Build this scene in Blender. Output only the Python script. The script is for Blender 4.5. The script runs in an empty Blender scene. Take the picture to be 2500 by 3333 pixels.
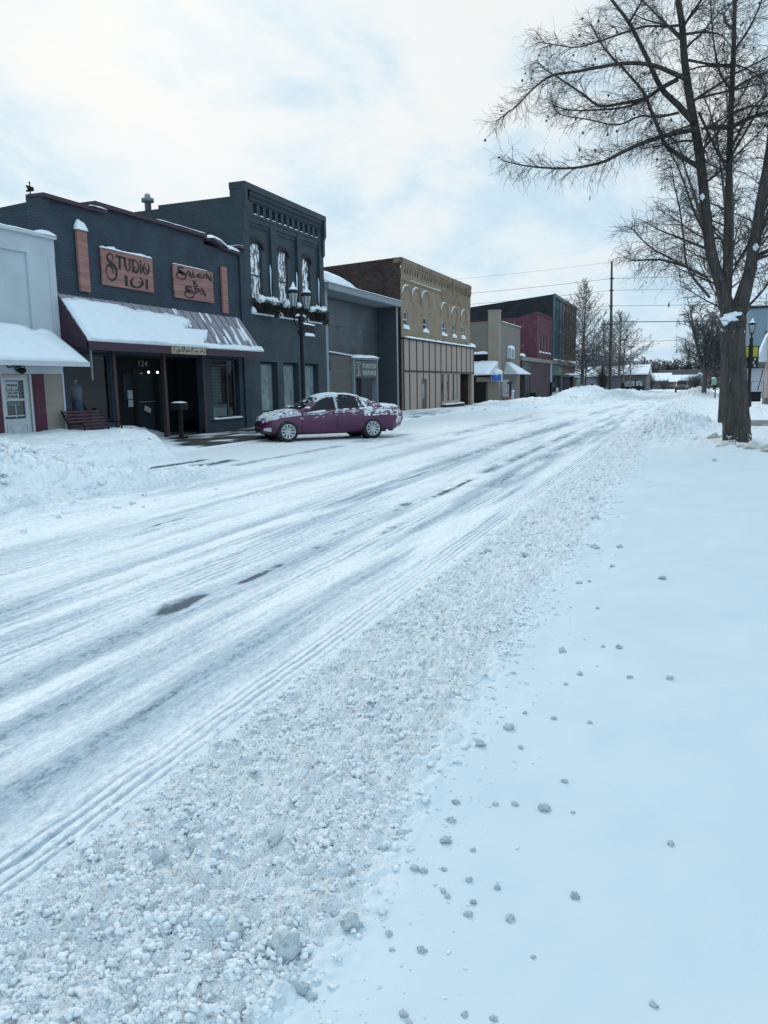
import bpy, math, random
import numpy as np
from mathutils import Vector, Matrix
D=bpy.data; SC=bpy.context.scene; COL=SC.collection
R=math.radians
random.seed(5)
# ------------------------------------------------------------------ noise
_T=np.random.RandomState(7).rand(256,256)
def vn(x,y):
    x=np.asarray(x,float); y=np.asarray(y,float)
    xi=np.floor(x).astype(int); yi=np.floor(y).astype(int); fx=x-xi; fy=y-yi
    fx=fx*fx*(3-2*fx); fy=fy*fy*(3-2*fy)
    a=_T[xi&255,yi&255]; b=_T[(xi+1)&255,yi&255]; c=_T[xi&255,(yi+1)&255]; d=_T[(xi+1)&255,(yi+1)&255]
    return ((a*(1-fx)+b*fx)*(1-fy)+(c*(1-fx)+d*fx)*fy)*2-1
def fbm(x,y,o=4,g=.5,l=2.07):
    s=0;a=1;t=0
    for i in range(o):
        s=s+a*vn(np.asarray(x)*l**i+17.3*i,np.asarray(y)*l**i+9.1*i); t+=a; a*=g
    return s/t
def sst(a,b,x):
    t=np.clip((np.asarray(x,float)-a)/(b-a),0,1); return t*t*(3-2*t)
# ------------------------------------------------------------------ objects
def setp(o,label=None,cat=None,group=None,kind=None):
    if label: o['label']=label
    if cat: o['category']=cat
    if group: o['group']=group
    if kind: o['kind']=kind
    return o
def thing(name,label,cat,loc=(0,0,0),rz=0,group=None):
    o=D.objects.new(name,None); COL.objects.link(o); o.location=loc; o.rotation_euler=(0,0,rz)
    o.empty_display_size=.2
    return setp(o,label,cat,group)
def root_of(o):
    while o.parent: o=o.parent
    return o
class MB:
    def __init__(s): s.v=[]; s.f=[]; s.sm=[]
    def add(s,vs,fs,smooth=False):
        b=len(s.v); s.v+= [tuple(map(float,p)) for p in vs]; s.f+=[tuple(b+i for i in f) for f in fs]; s.sm+=[smooth]*len(fs); return s
    def box(s,x0,x1,y0,y1,z0,z1):
        v=[(x,y,z) for x in (x0,x1) for y in (y0,y1) for z in (z0,z1)]
        return s.add(v,[(0,1,3,2),(4,6,7,5),(0,4,5,1),(2,3,7,6),(0,2,6,4),(1,5,7,3)])
    def quad(s,a,b,c,d): return s.add([a,b,c,d],[(0,1,2,3)])
    def obox(s,o,ax,ay,az):
        o,ax,ay,az=map(Vector,(o,ax,ay,az)); v=[o+ax*i+ay*j+az*k for i in (0,1) for j in (0,1) for k in (0,1)]
        return s.add(v,[(0,1,3,2),(4,6,7,5),(0,4,5,1),(2,3,7,6),(0,2,6,4),(1,5,7,3)])
    def prism(s,poly,h):          # polygon (3D pts) extruded by vector h
        n=len(poly); h=Vector(h); v=[Vector(p) for p in poly]; v=v+[p+h for p in v]
        return s.add(v,[tuple(range(n))[::-1],tuple(range(n,2*n))]+[(i,(i+1)%n,n+(i+1)%n,n+i) for i in range(n)])
    def tube(s,pts,rs,n=6,caps=True,smooth=True):
        pts=[Vector(p) for p in pts]; m=len(pts)
        if not hasattr(rs,'__len__'): rs=[rs]*m
        vs=[]; up=None
        for i,p in enumerate(pts):
            d=(pts[min(i+1,m-1)]-pts[max(i-1,0)])
            if d.length<1e-9: d=Vector((0,0,1))
            d.normalize()
            if up is None:
                up=Vector((1,0,0)) if abs(d.x)<.8 else Vector((0,1,0))
            a=up-d*up.dot(d)
            if a.length<1e-6: a=d.orthogonal()
            a.normalize(); up=a; b=d.cross(a)
            for k in range(n):
                t=2*math.pi*k/n; vs.append(p+a*(math.cos(t)*rs[i])+b*(math.sin(t)*rs[i]))
        fs=[(i*n+k,i*n+(k+1)%n,(i+1)*n+(k+1)%n,(i+1)*n+k) for i in range(m-1) for k in range(n)]
        if caps: fs+=[tuple(range(n))[::-1],tuple(range((m-1)*n,m*n))]
        return s.add(vs,fs,smooth)
    def lathe(s,prof,c=(0,0,0),n=12,smooth=True):   # prof [(r,z)]
        vs=[(c[0]+r*math.cos(2*math.pi*k/n),c[1]+r*math.sin(2*math.pi*k/n),c[2]+z) for r,z in prof for k in range(n)]
        m=len(prof); fs=[(i*n+k,i*n+(k+1)%n,(i+1)*n+(k+1)%n,(i+1)*n+k) for i in range(m-1) for k in range(n)]
        fs+=[tuple(range(n))[::-1],tuple(range((m-1)*n,m*n))]
        return s.add(vs,fs,smooth)
    def blob(s,c,r,seed=0,n=8,m=6,amp=.25):
        c=Vector(c); rx,ry,rz=r if hasattr(r,'__len__') else (r,r,r); rn=random.Random(seed); ph=[rn.uniform(0,6.28) for _ in range(6)]
        vs=[]
        for i in range(m+1):
            th=math.pi*i/m
            for k in range(n):
                f=2*math.pi*k/n
                q=1+amp*(.5*math.sin(2*f+ph[0]+3*th)+.5*math.sin(3*th+ph[1])*math.cos(3*f+ph[2])+rn.uniform(-.3,.3))
                vs.append(c+Vector((rx*q*math.sin(th)*math.cos(f),ry*q*math.sin(th)*math.sin(f),rz*q*math.cos(th))))
        fs=[(i*n+k,i*n+(k+1)%n,(i+1)*n+(k+1)%n,(i+1)*n+k) for i in range(m) for k in range(n)]
        return s.add(vs,fs,True)
    def mesh(s,name,off=(0,0,0)):
        me=D.meshes.new(name); ox,oy,oz=off
        me.from_pydata([(x-ox,y-oy,z-oz) for x,y,z in s.v],[],s.f); 
        me.polygons.foreach_set('use_smooth',s.sm); me.validate(); me.update(); return me
    def part(s,name,mat,parent,local=False,label=None):
        off=(0,0,0) if local else tuple(root_of(parent).location)
        o=D.objects.new(name,s.mesh(name,off)); o.data.materials.append(mat); COL.objects.link(o); o.parent=parent
        if label: o['label']=label
        return o
    def top(s,name,mat,label,cat,loc=None,group=None,kind=None):
        if loc is None:
            a=np.array(s.v); loc=(float(a[:,0].mean()),float(a[:,1].mean()),float(a[:,2].min()))
        o=D.objects.new(name,s.mesh(name,loc)); o.location=loc; o.data.materials.append(mat); COL.objects.link(o)
        return setp(o,label,cat,group,kind)
def np_mesh(name,V,F,mat,smooth=True,attr=None):
    me=D.meshes.new(name); V=np.asarray(V,np.float32); F=np.asarray(F,np.int32); k=F.shape[1]
    me.vertices.add(len(V)); me.vertices.foreach_set('co',V.ravel())
    me.loops.add(F.size); me.loops.foreach_set('vertex_index',F.ravel())
    me.polygons.add(len(F)); me.polygons.foreach_set('loop_start',np.arange(0,F.size,k,dtype=np.int32))
    me.update(calc_edges=True)
    me.polygons.foreach_set('use_smooth',np.full(len(F),smooth))
    for an,av in (attr or {}).items():
        at=me.attributes.new(an,'FLOAT','POINT'); at.data.foreach_set('value',np.asarray(av,np.float32).ravel())
    me.validate(); me.update(); me.materials.append(mat); return me
def np_obj(name,V,F,mat,smooth=True,attr=None,**kw):
    o=D.objects.new(name,np_mesh(name,V,F,mat,smooth,attr)); COL.objects.link(o); return setp(o,**kw)
def gridF(nx,ny):
    i=np.arange(ny-1)[:,None]*nx+np.arange(nx-1)[None,:]; i=i.ravel()
    return np.stack([i,i+1,i+1+nx,i+nx],1)
# ------------------------------------------------------------------ materials
def newmat(name):
    m=D.materials.new(name); m.use_nodes=True; nt=m.node_tree; b=nt.nodes['Principled BSDF']; return m,nt,b
def nd(nt,t,**kw):
    n=nt.nodes.new(t)
    for k,v in kw.items():
        if k in n.inputs: n.inputs[k].default_value=v
        else: setattr(n,k,v)
    return n
def ramp(nt,src,stops):
    r=nt.nodes.new('ShaderNodeValToRGB'); e=r.color_ramp.elements
    while len(e)<len(stops): e.new(.5)
    for el,(p,c) in zip(e,stops):
        el.position=p; el.color=(*c,1) if hasattr(c,'__len__') else (c,c,c,1)
    nt.links.new(src,r.inputs[0]); return r
def pos(nt,scale=(1,1,1)):
    g=nt.nodes.new('ShaderNodeNewGeometry'); m=nt.nodes.new('ShaderNodeMapping'); m.inputs['Scale'].default_value=scale
    nt.links.new(g.outputs['Position'],m.inputs['Vector']); return m.outputs[0]
MC={}
def M(name,c,rough=.7,var=.12,sc=3.0,bump=.15,bsc=40,metal=0,spec=.4,stretch=(1,1,1),dist=.01,c2=None,th=(.55,.7)):
    if name in MC: return MC[name]
    m,nt,b=newmat(name); L=nt.links
    v=pos(nt,stretch); n=nd(nt,'ShaderNodeTexNoise'); n.inputs['Scale'].default_value=sc; n.inputs['Detail'].default_value=6; L.new(v,n.inputs['Vector'])
    lo=tuple(x*(1-var) for x in c); hi=tuple(min(1,x*(1+var)) for x in c)
    r=ramp(nt,n.outputs[0],[(.3,lo),(.7,hi)]); out=r.outputs[0]
    if c2:
        n2=nd(nt,'ShaderNodeTexNoise'); n2.inputs['Scale'].default_value=sc*1.7; n2.inputs['Detail'].default_value=8; L.new(v,n2.inputs['Vector'])
        k=ramp(nt,n2.outputs[0],[(th[0],0),(th[1],1)]); mx=nd(nt,'ShaderNodeMix',data_type='RGBA'); L.new(k.outputs[0],mx.inputs[0]); L.new(out,mx.inputs[6]); mx.inputs[7].default_value=(*c2,1); out=mx.outputs[2]
    L.new(out,b.inputs['Base Color']); b.inputs['Roughness'].default_value=rough; b.inputs['Metallic'].default_value=metal; b.inputs['Specular IOR Level'].default_value=spec
    if bump:
        nb=nd(nt,'ShaderNodeTexNoise'); nb.inputs['Scale'].default_value=bsc; nb.inputs['Detail'].default_value=4; L.new(v,nb.inputs['Vector'])
        bp=nd(nt,'ShaderNodeBump'); bp.inputs['Strength'].default_value=bump; bp.inputs['Distance'].default_value=dist; L.new(nb.outputs[0],bp.inputs['Height']); L.new(bp.outputs[0],b.inputs['Normal'])
    MC[name]=m; return m
def brick(name,c1,c2,mort,bw=.21,bh=.075,var=.3,rough=.85,bump=.5,stain=None):
    m,nt,b=newmat(name); L=nt.links
    g=nt.nodes.new('ShaderNodeNewGeometry'); s=nt.nodes.new('ShaderNodeSeparateXYZ'); L.new(g.outputs['Position'],s.inputs[0])
    a=nd(nt,'ShaderNodeMath',operation='ADD'); L.new(s.outputs[0],a.inputs[0]); L.new(s.outputs[1],a.inputs[1])
    cb=nt.nodes.new('ShaderNodeCombineXYZ'); L.new(a.outputs[0],cb.inputs[0]); L.new(s.outputs[2],cb.inputs[1])
    t=nd(nt,'ShaderNodeTexBrick'); t.inputs['Scale'].default_value=1; t.inputs['Brick Width'].default_value=bw; t.inputs['Row Height'].default_value=bh; t.inputs['Mortar Size'].default_value=.006; t.inputs['Mortar Smooth'].default_value=.3
    t.inputs['Color1'].default_value=(*c1,1); t.inputs['Color2'].default_value=(*c2,1); t.inputs['Mortar'].default_value=(*mort,1); L.new(cb.outputs[0],t.inputs['Vector'])
    n=nd(nt,'ShaderNodeTexNoise'); n.inputs['Scale'].default_value=1.3; n.inputs['Detail'].default_value=7; L.new(g.outputs['Position'],n.inputs['Vector'])
    r=ramp(nt,n.outputs[0],[(.3,1-var),(.7,1+var*.4)]); mx=nd(nt,'ShaderNodeMix',data_type='RGBA',blend_type='MULTIPLY'); mx.inputs[0].default_value=1
    L.new(t.outputs[0],mx.inputs[6]); L.new(r.outputs[0],mx.inputs[7]); out=mx.outputs[2]
    if stain:
        n2=nd(nt,'ShaderNodeTexNoise'); n2.inputs['Scale'].default_value=2.2; n2.inputs['Detail'].default_value=9; L.new(g.outputs['Position'],n2.inputs['Vector'])
        k=ramp(nt,n2.outputs[0],[(stain[1],0),(stain[2],1)]); m2=nd(nt,'ShaderNodeMix',data_type='RGBA'); L.new(k.outputs[0],m2.inputs[0]); L.new(out,m2.inputs[6]); m2.inputs[7].default_value=(*stain[0],1); out=m2.outputs[2]
    L.new(out,b.inputs['Base Color']); b.inputs['Roughness'].default_value=rough; b.inputs['Specular IOR Level'].default_value=.3
    bp=nd(nt,'ShaderNodeBump'); bp.inputs['Strength'].default_value=bump; bp.inputs['Distance'].default_value=.008; bp.invert=True; L.new(t.outputs[1],bp.inputs['Height']); L.new(bp.outputs[0],b.inputs['Normal'])
    MC[name]=m; return m
def snowmat(name,c=(.80,.87,.93),dirty=None,bs=.5,sc=30,fine=160,th=(.5,.75)):
    m,nt,b=newmat(name); L=nt.links; v=pos(nt)
    n=nd(nt,'ShaderNodeTexNoise'); n.inputs['Scale'].default_value=2.5; n.inputs['Detail'].default_value=6; L.new(v,n.inputs['Vector'])
    r=ramp(nt,n.outputs[0],[(.3,tuple(x*.965 for x in c)),(.7,c)]); out=r.outputs[0]
    if dirty:
        n2=nd(nt,'ShaderNodeTexNoise'); n2.inputs['Scale'].default_value=6; n2.inputs['Detail'].default_value=10; L.new(v,n2.inputs['Vector'])
        k=ramp(nt,n2.outputs[0],[(th[0],0),(th[1],1)]); m2=nd(nt,'ShaderNodeMix',data_type='RGBA'); L.new(k.outputs[0],m2.inputs[0]); L.new(out,m2.inputs[6]); m2.inputs[7].default_value=(*dirty,1); out=m2.outputs[2]
    L.new(out,b.inputs['Base Color']); b.inputs['Roughness'].default_value=.6; b.inputs['Specular IOR Level'].default_value=.25
    na=nd(nt,'ShaderNodeTexNoise'); na.inputs['Scale'].default_value=sc; na.inputs['Detail'].default_value=5; L.new(v,na.inputs['Vector'])
    bp=nd(nt,'ShaderNodeBump'); bp.inputs['Strength'].default_value=bs; bp.inputs['Distance'].default_value=.02; L.new(na.outputs[0],bp.inputs['Height'])
    nb=nd(nt,'ShaderNodeTexNoise'); nb.inputs['Scale'].default_value=fine; nb.inputs['Detail'].default_value=2; L.new(v,nb.inputs['Vector'])
    b2=nd(nt,'ShaderNodeBump'); b2.inputs['Strength'].default_value=bs*.6; b2.inputs['Distance'].default_value=.006; L.new(nb.outputs[0],b2.inputs['Height']); L.new(bp.outputs[0],b2.inputs['Normal']); L.new(b2.outputs[0],b.inputs['Normal'])
    MC[name]=m; return m
def glassmat(name,c=(.02,.025,.03),rough=.04,spec=.6):
    m,nt,b=newmat(name); b.inputs['Base Color'].default_value=(*c,1); b.inputs['Roughness'].default_value=rough; b.inputs['Specular IOR Level'].default_value=spec
    L=nt.links; v=pos(nt); n=nd(nt,'ShaderNodeTexNoise'); n.inputs['Scale'].default_value=.8; n.inputs['Detail'].default_value=1; L.new(v,n.inputs['Vector'])
    bp=nd(nt,'ShaderNodeBump'); bp.inputs['Strength'].default_value=.03; bp.inputs['Distance'].default_value=.05; L.new(n.outputs[0],bp.inputs['Height']); L.new(bp.outputs[0],b.inputs['Normal'])
    MC[name]=m; return m
def clearglass(name,tint=(.8,.88,.9),f=.12):
    m=D.materials.new(name); m.use_nodes=True; nt=m.node_tree; nt.nodes.clear(); L=nt.links
    o=nd(nt,'ShaderNodeOutputMaterial'); t=nd(nt,'ShaderNodeBsdfTransparent'); t.inputs[0].default_value=(*tint,1); g=nd(nt,'ShaderNodeBsdfGlossy'); g.inputs['Roughness'].default_value=.03
    fr=nd(nt,'ShaderNodeLayerWeight'); fr.inputs['Blend'].default_value=.25; mp=nd(nt,'ShaderNodeMath',operation='ADD'); mp.inputs[1].default_value=f-.04; L.new(fr.outputs['Fresnel'],mp.inputs[0])
    mx=nd(nt,'ShaderNodeMixShader'); L.new(mp.outputs[0],mx.inputs[0]); L.new(t.outputs[0],mx.inputs[1]); L.new(g.outputs[0],mx.inputs[2]); L.new(mx.outputs[0],o.inputs[0]); MC[name]=m; return m
def emis(name,c,s):
    m,nt,b=newmat(name); b.inputs['Base Color'].default_value=(*c,1); b.inputs['Emission Color'].default_value=(*c,1); b.inputs['Emission Strength'].default_value=s; return m
NAVY=(.030,.047,.068)
navy=brick('navy painted brick',NAVY,tuple(x*1.15 for x in NAVY),tuple(x*.55 for x in NAVY),.21,.075,.30,.7,.5)
navyd=M('navy painted trim',(.020,.032,.045),.6,.15,4,.1,60)
teal=brick('slate blue painted brick',(.036,.056,.070),(.043,.065,.079),(.020,.032,.040),.21,.075,.30,.7,.5)
plumtrim=M('maroon painted trim',(.040,.018,.034),.55,.2,5,.1,50)
plumdark=M('dark maroon brick hood',(.030,.016,.026),.8,.25,8,.3,60)
whitep=M('white painted boards',(.46,.50,.53),.6,.06,3,.1,30)
whiteshade=M('pale stucco',(.42,.47,.52),.85,.08,1.2,.25,70)
beige=M('beige siding',(.27,.24,.21),.7,.07,2,.08,40)
maroon=M('maroon shutter paint',(.085,.018,.040),.55,.18,6,.1,50)
black=M('black painted metal',(.010,.012,.014),.6,.3,8,.1,80,spec=.2)
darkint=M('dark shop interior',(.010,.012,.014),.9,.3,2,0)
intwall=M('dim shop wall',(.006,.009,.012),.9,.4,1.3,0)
cedar=M('weathered red cedar boards',(.28,.145,.128),.85,.25,2.5,.3,30,stretch=(1,.35,6),c2=(.15,.065,.065),th=(.62,.76))
ink=M('black lettering paint',(.012,.010,.012),.6,.2,8,0)
cream=M('cream sign board',(.36,.30,.22),.7,.2,9,.1,40)
paper=M('white paper notice',(.42,.47,.48),.8,.06,10,0)
snow=snowmat('clean snow')
snowlump=snowmat('lumpy snow',(.80,.87,.93),None,.9,22,120)
snowdirty=snowmat('grey plowed snow',(.74,.81,.87),(.42,.44,.44),1.0,18,90,(.52,.78))
glassd=glassmat('dark window glass'); glassm=glassmat('grey window glass',(.045,.06,.068),.08)
clear=clearglass('shop window glass',(.8,.88,.9),.05)
greypan=M('sky reflection panel',(.075,.090,.105),.55,.12,1.1,.06,30)  # lighter grey stands in for sky reflected in the office panels
greydk=M('dark grey siding',(.042,.052,.062),.7,.15,1.5,.1,40,stretch=(1,1,3))
greylt=M('light grey trim',(.19,.225,.25),.6,.1,3,.1,40)
tan=brick('tan painted brick',(.255,.195,.138),(.28,.215,.153),(.19,.148,.11),.21,.075,.22,.8,.4,((.10,.06,.055),.70,.78))
tanworn=brick('tan brick with peeling paint',(.225,.168,.120),(.25,.188,.135),(.16,.125,.09),.21,.075,.25,.85,.5,((.10,.060,.055),.56,.66))
darkbrick=brick('dark brown brick',(.040,.026,.024),(.070,.045,.040),(.025,.021,.021),.21,.075,.45,.9,.7)
pebble=M('pebbled tan panel',(.34,.27,.235),.9,.25,60,.5,120)
battenm=M('dark brown batten',(.022,.018,.018),.7,.2,6,.1,40)
stucco=M('grey beige stucco',(.185,.165,.145),.9,.08,1.2,.2,60)
stuccolt=M('light beige stucco',(.27,.235,.19),.9,.08,1.2,.2,60)
plumw=brick('plum painted brick',(.115,.042,.060),(.13,.048,.066),(.09,.036,.052),.21,.075,.2,.8,.3,((.16,.10,.10),.62,.70))
slab=brick('dark slate brick',(.022,.028,.034),(.030,.036,.042),(.018,.022,.027),.21,.075,.3,.85,.4)
bluegrey=M('blue grey painted front',(.085,.135,.155),.75,.2,1.5,.2,40)
brownst=brick('brown brick',(.13,.085,.062),(.16,.105,.078),(.09,.06,.05),.21,.075,.3,.85,.5)
bark=M('rough grey bark',(.060,.054,.050),.95,.45,3,1.0,14,stretch=(6,6,1),dist=.04,c2=(.17,.17,.17),th=(.62,.74))
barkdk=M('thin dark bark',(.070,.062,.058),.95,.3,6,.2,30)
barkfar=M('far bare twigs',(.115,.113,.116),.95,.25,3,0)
ever=M('dark evergreen needles',(.020,.034,.030),.9,.4,3,0)
wreath=M('evergreen swag',(.028,.042,.026),.9,.5,20,0,c2=(.075,.02,.022),th=(.60,.66))
crate=M('brown wicker box',(.030,.016,.016),.9,.3,25,.4,80)
benchm=M('dark red bench slat',(.055,.024,.034),.6,.2,8,.1,50)
concr=M('wet grey concrete',(.11,.11,.105),.45,.35,1.6,.2,30)
polew=M('weathered pole wood',(.075,.062,.055),.9,.3,3,.4,20,stretch=(5,5,.6))
wirem=M('black wire',(.02,.022,.025),.6,.1,3,0)
metalroof=M('grey metal roofing',(.23,.215,.255),.55,.2,5,.15,30,c2=(.36,.36,.41),th=(.50,.70),stretch=(1.5,3,.6))
curtain=M('net curtained window glass',(.17,.215,.225),.18,.25,2.2,0,spec=.5,stretch=(1,3,1),c2=(.075,.10,.105),th=(.55,.72))
frost=M('frosted window glass',(.085,.070,.070),.15,.3,3,0,spec=.5,c2=(.74,.82,.88),th=(.485,.53),stretch=(1.3,1.3,.55))
lampglass=M('grey lantern glass',(.30,.36,.38),.25,.2,9,0)
houset=M('brown house siding',(.21,.155,.115),.8,.15,2,0)
housew=M('pale house siding',(.30,.32,.36),.8,.12,.8,0)
bluewall=M('pale blue grey siding',(.17,.235,.29),.8,.08,1,.1,20,stretch=(1,1,6))
# ------------------------------------------------------------------ facade helpers (street fronts lie in the plane x = FX)
FX=-15.5
def wall(mb,y0,y1,z0,z1,holes=(),x=FX,dep=.22):
    ys=sorted({y0,y1}|{h[0] for h in holes}|{h[1] for h in holes}); zs=sorted({z0,z1}|{h[2] for h in holes}|{h[3] for h in holes})
    for a,b in zip(ys,ys[1:]):
        for c,d in zip(zs,zs[1:]):
            my,mz=(a+b)/2,(c+d)/2
            if any(h[0]<my<h[1] and h[2]<mz<h[3] for h in holes): continue
            mb.quad((x,a,c),(x,b,c),(x,b,d),(x,a,d))
    for a,b,c,d in holes:
        mb.quad((x,a,c),(x-dep,a,c),(x-dep,a,d),(x,a,d)); mb.quad((x,b,c),(x,b,d),(x-dep,b,d),(x-dep,b,c))
        mb.quad((x,a,c),(x,b,c),(x-dep,b,c),(x-dep,a,c)); mb.quad((x,a,d),(x-dep,a,d),(x-dep,b,d),(x,b,d))
    return mb
def body(mb,y0,y1,z0,z1,xb,zb=None,x=FX,side0=True):   # side, back and roof of a building behind its front
    zb=z1 if zb is None else zb
    mb.quad((x,y0,z0),(x,y0,z1),(xb,y0,zb),(xb,y0,z0)); mb.quad((x,y1,z0),(xb,y1,z0),(xb,y1,zb),(x,y1,z1))
    mb.quad((xb,y0,z0),(xb,y0,zb),(xb,y1,zb),(xb,y1,z0)); mb.quad((x,y0,z1-.25),(x,y1,z1-.25),(xb,y1,zb-.25),(xb,y0,zb-.25)); return mb
def window(parent,y0,y1,z0,z1,x,fm,pm,fw=.06,rail=None,mull=(),name='window'):
    f=MB(); t=.05
    f.box(x-t,x,y0,y0+fw,z0,z1); f.box(x-t,x,y1-fw,y1,z0,z1); f.box(x-t,x-.002,y0+fw,y1-fw,z0,z0+fw); f.box(x-t,x-.002,y0+fw,y1-fw,z1-fw,z1)
    if rail: f.box(x-t,x-.004,y0+fw,y1-fw,rail-fw/2,rail+fw/2)
    for m in mull: f.box(x-t,x-.006,m-fw/2,m+fw/2,z0+fw,z1-fw)
    w=f.part(name,fm,parent); p=MB()
    if pm.name=='shop window glass': p.quad((x-t+.004,y0+.01,z0+.01),(x-t+.004,y1-.01,z0+.01),(x-t+.004,y1-.01,z1-.01),(x-t+.004,y0+.01,z1-.01))
    else: p.box(x-t-.012,x-t+.004,y0+.01,y1-.01,z0+.01,z1-.01)
    p.part('pane',pm,w); return w
def snow_cap(mb,pts,w,h,seed=0,step=.07,cross=(1,0,0),lump=.5):
    rn=random.Random(seed); P=[Vector(p) for p in pts]; path=[]
    for a,b in zip(P,P[1:]):
        n=max(2,int((b-a).length/step))
        path+=[a+(b-a)*(i/n) for i in range(n)]
    path.append(P[-1]); c=Vector(cross).normalized(); vs=[]; K=7; s0=rn.uniform(0,200)
    for i,p in enumerate(path):
        e=min(1,min(i,len(path)-1-i)*step/(.6*w)+.15); q=1+lump*float(fbm(np.array(s0+i*step*3.5),np.array(seed*1.7),3)); q2=1+.5*lump*float(vn(np.array(s0+50+i*step*5),np.array(.5)))
        hh=max(.012,h*q*e**.5)
        for k in range(K):
            t=math.pi*k/(K-1); vs.append(p+c*(-math.cos(t)*w/2*q2)+Vector((0,0,math.sin(t)**.7*hh+rn.uniform(-.05,.05)*h*(0<k<K-1)-(0.004 if k in(0,K-1) else 0))))
    n=len(path); fs=[(i*K+k,i*K+k+1,(i+1)*K+k+1,(i+1)*K+k) for i in range(n-1) for k in range(K-1)]
    fs+=[tuple(range(K))[::-1],tuple(range((n-1)*K,n*K))]
    return mb.add(vs,fs,True)
def slab_snow(mb,A,B,C,Dd,tf,nu,nv):   # A-B upper edge, D-C lower edge; thickness tf(u,v) along the normal
    A,B,C,Dd=map(Vector,(A,B,C,Dd)); N=(B-A).cross(Dd-A).normalized()
    if N.z<0: N=-N
    vs=[]
    for j in range(nv+1):
        for i in range(nu+1):
            u,v=i/nu,j/nv; p=(A+(B-A)*u)*(1-v)+(Dd+(C-Dd)*u)*v
            t=tf(u,v); vs.append(p+N*t)
    fs=[(j*(nu+1)+i,j*(nu+1)+i+1,(j+1)*(nu+1)+i+1,(j+1)*(nu+1)+i) for j in range(nv) for i in range(nu)]
    # rim faces down to the surface
    rim=[(i,0) for i in range(nu+1)]+[(nu,j) for j in range(1,nv+1)]+[(i,nv) for i in range(nu-1,-1,-1)]+[(0,j) for j in range(nv-1,0,-1)]
    b=len(vs)
    for i,j in rim:
        u,v=i/nu,j/nv; vs.append((A+(B-A)*u)*(1-v)+(Dd+(C-Dd)*u)*v-N*.02)
    m=len(rim)
    for k in range(m):
        i,j=rim[k]; i2,j2=rim[(k+1)%m]; fs.append((j*(nu+1)+i,b+k,b+(k+1)%m,j2*(nu+1)+i2))
    return mb.add(vs,fs,True)
def text_mb(mb,body_,size,o,ux=(0,1,0),uz=(0,0,1),width=None,bold=0,ext=.004,align='LEFT'):
    cu=D.curves.new('t','FONT'); cu.body=body_; cu.size=size; cu.extrude=0; cu.offset=bold; cu.align_x=align
    ob=D.objects.new('t',cu); COL.objects.link(ob); dg=bpy.context.evaluated_depsgraph_get(); me=D.meshes.new_from_object(ob.evaluated_get(dg))
    D.objects.remove(ob); D.curves.remove(cu)
    P=[v.co.copy() for v in me.vertices]; F=[tuple(p.vertices) for p in me.polygons]; D.meshes.remove(me)
    if not P: return mb
    x0=min(p.x for p in P); x1=max(p.x for p in P); k=1 if not width else width/(x1-x0)
    o,ux,uz=Vector(o),Vector(ux),Vector(uz); nrm=ux.cross(uz)
    off=0 if align!='LEFT' else x0
    return mb.add([o+ux*((p.x-off)*k)+uz*p.y+nrm*ext for p in P],F)
def stroke(mb,pts,ws,f,nrm,lift=.006):   # flat brush stroke; f maps (a,b) to a 3D point
    P=[Vector(f(*p)) for p in smooth2(pts)]; n=len(P); nrm=Vector(nrm)
    W=[float(np.interp(i/(n-1),np.linspace(0,1,len(ws)),ws)) for i in range(n)]
    vs=[]
    for i,p in enumerate(P):
        d=P[min(i+1,n-1)]-P[max(i-1,0)]; s=d.cross(nrm).normalized()*W[i]*.5; vs+=[p+s+nrm*lift,p-s+nrm*lift]
    return mb.add(vs,[(2*i,2*i+1,2*i+3,2*i+2) for i in range(n-1)])
def smooth2(pts,k=6):
    P=[np.array(p,float) for p in pts]
    if len(P)<3: return [tuple(p) for p in P]
    out=[]
    for i in range(len(P)-1):
        p0=P[max(i-1,0)];p1=P[i];p2=P[i+1];p3=P[min(i+2,len(P)-1)]
        for j in range(k):
            t=j/k; out.append(tuple(.5*((2*p1)+(-p0+p2)*t+(2*p0-5*p1+4*p2-p3)*t*t+(-p0+3*p1-3*p2+p3)*t**3)))
    out.append(tuple(P[-1])); return out
def ell(cx,cy,rx,ry,a0=0,a1=360,n=16):
    return [(cx+rx*math.cos(R(a0+(a1-a0)*i/n)),cy+ry*math.sin(R(a0+(a1-a0)*i/n))) for i in range(n+1)]
# ------------------------------------------------------------------ camera, sun, sky
yaw,pit,rol=R(21.0581),R(-9.02136),R(-1.02848)
fw=Vector((-math.sin(yaw)*math.cos(pit),math.cos(yaw)*math.cos(pit),math.sin(pit))); rt=Vector((math.cos(yaw),math.sin(yaw),0)); up=rt.cross(fw)
r2=rt*math.cos(rol)+up*math.sin(rol); u2=-rt*math.sin(rol)+up*math.cos(rol)
cam=D.cameras.new('camera'); co=D.objects.new('camera',cam); COL.objects.link(co); SC.camera=co
co.matrix_world=Matrix(((r2.x,u2.x,-fw.x,0),(r2.y,u2.y,-fw.y,0),(r2.z,u2.z,-fw.z,1.6),(0,0,0,1)))
cam.sensor_fit='VERTICAL'; cam.sensor_height=33.33; cam.lens=26.0; cam.clip_end=3000; cam.clip_start=.05
SUNAZ,SUNEL=R(36),R(32)     # azimuth west of +Y (behind the row of shops)
sd=Vector((-math.sin(SUNAZ)*math.cos(SUNEL),math.cos(SUNAZ)*math.cos(SUNEL),math.sin(SUNEL)))
sl=D.lights.new('sun','SUN'); sl.energy=1.0; sl.angle=R(11); sl.color=(1,.95,.88); so=D.objects.new('sun',sl); COL.objects.link(so); so.rotation_euler=sd.to_track_quat('Z','Y').to_euler(); so.location=(0,0,60)
W=D.worlds.new('World'); SC.world=W; W.use_nodes=True; nt=W.node_tree; nt.nodes.clear(); L=nt.links
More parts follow.
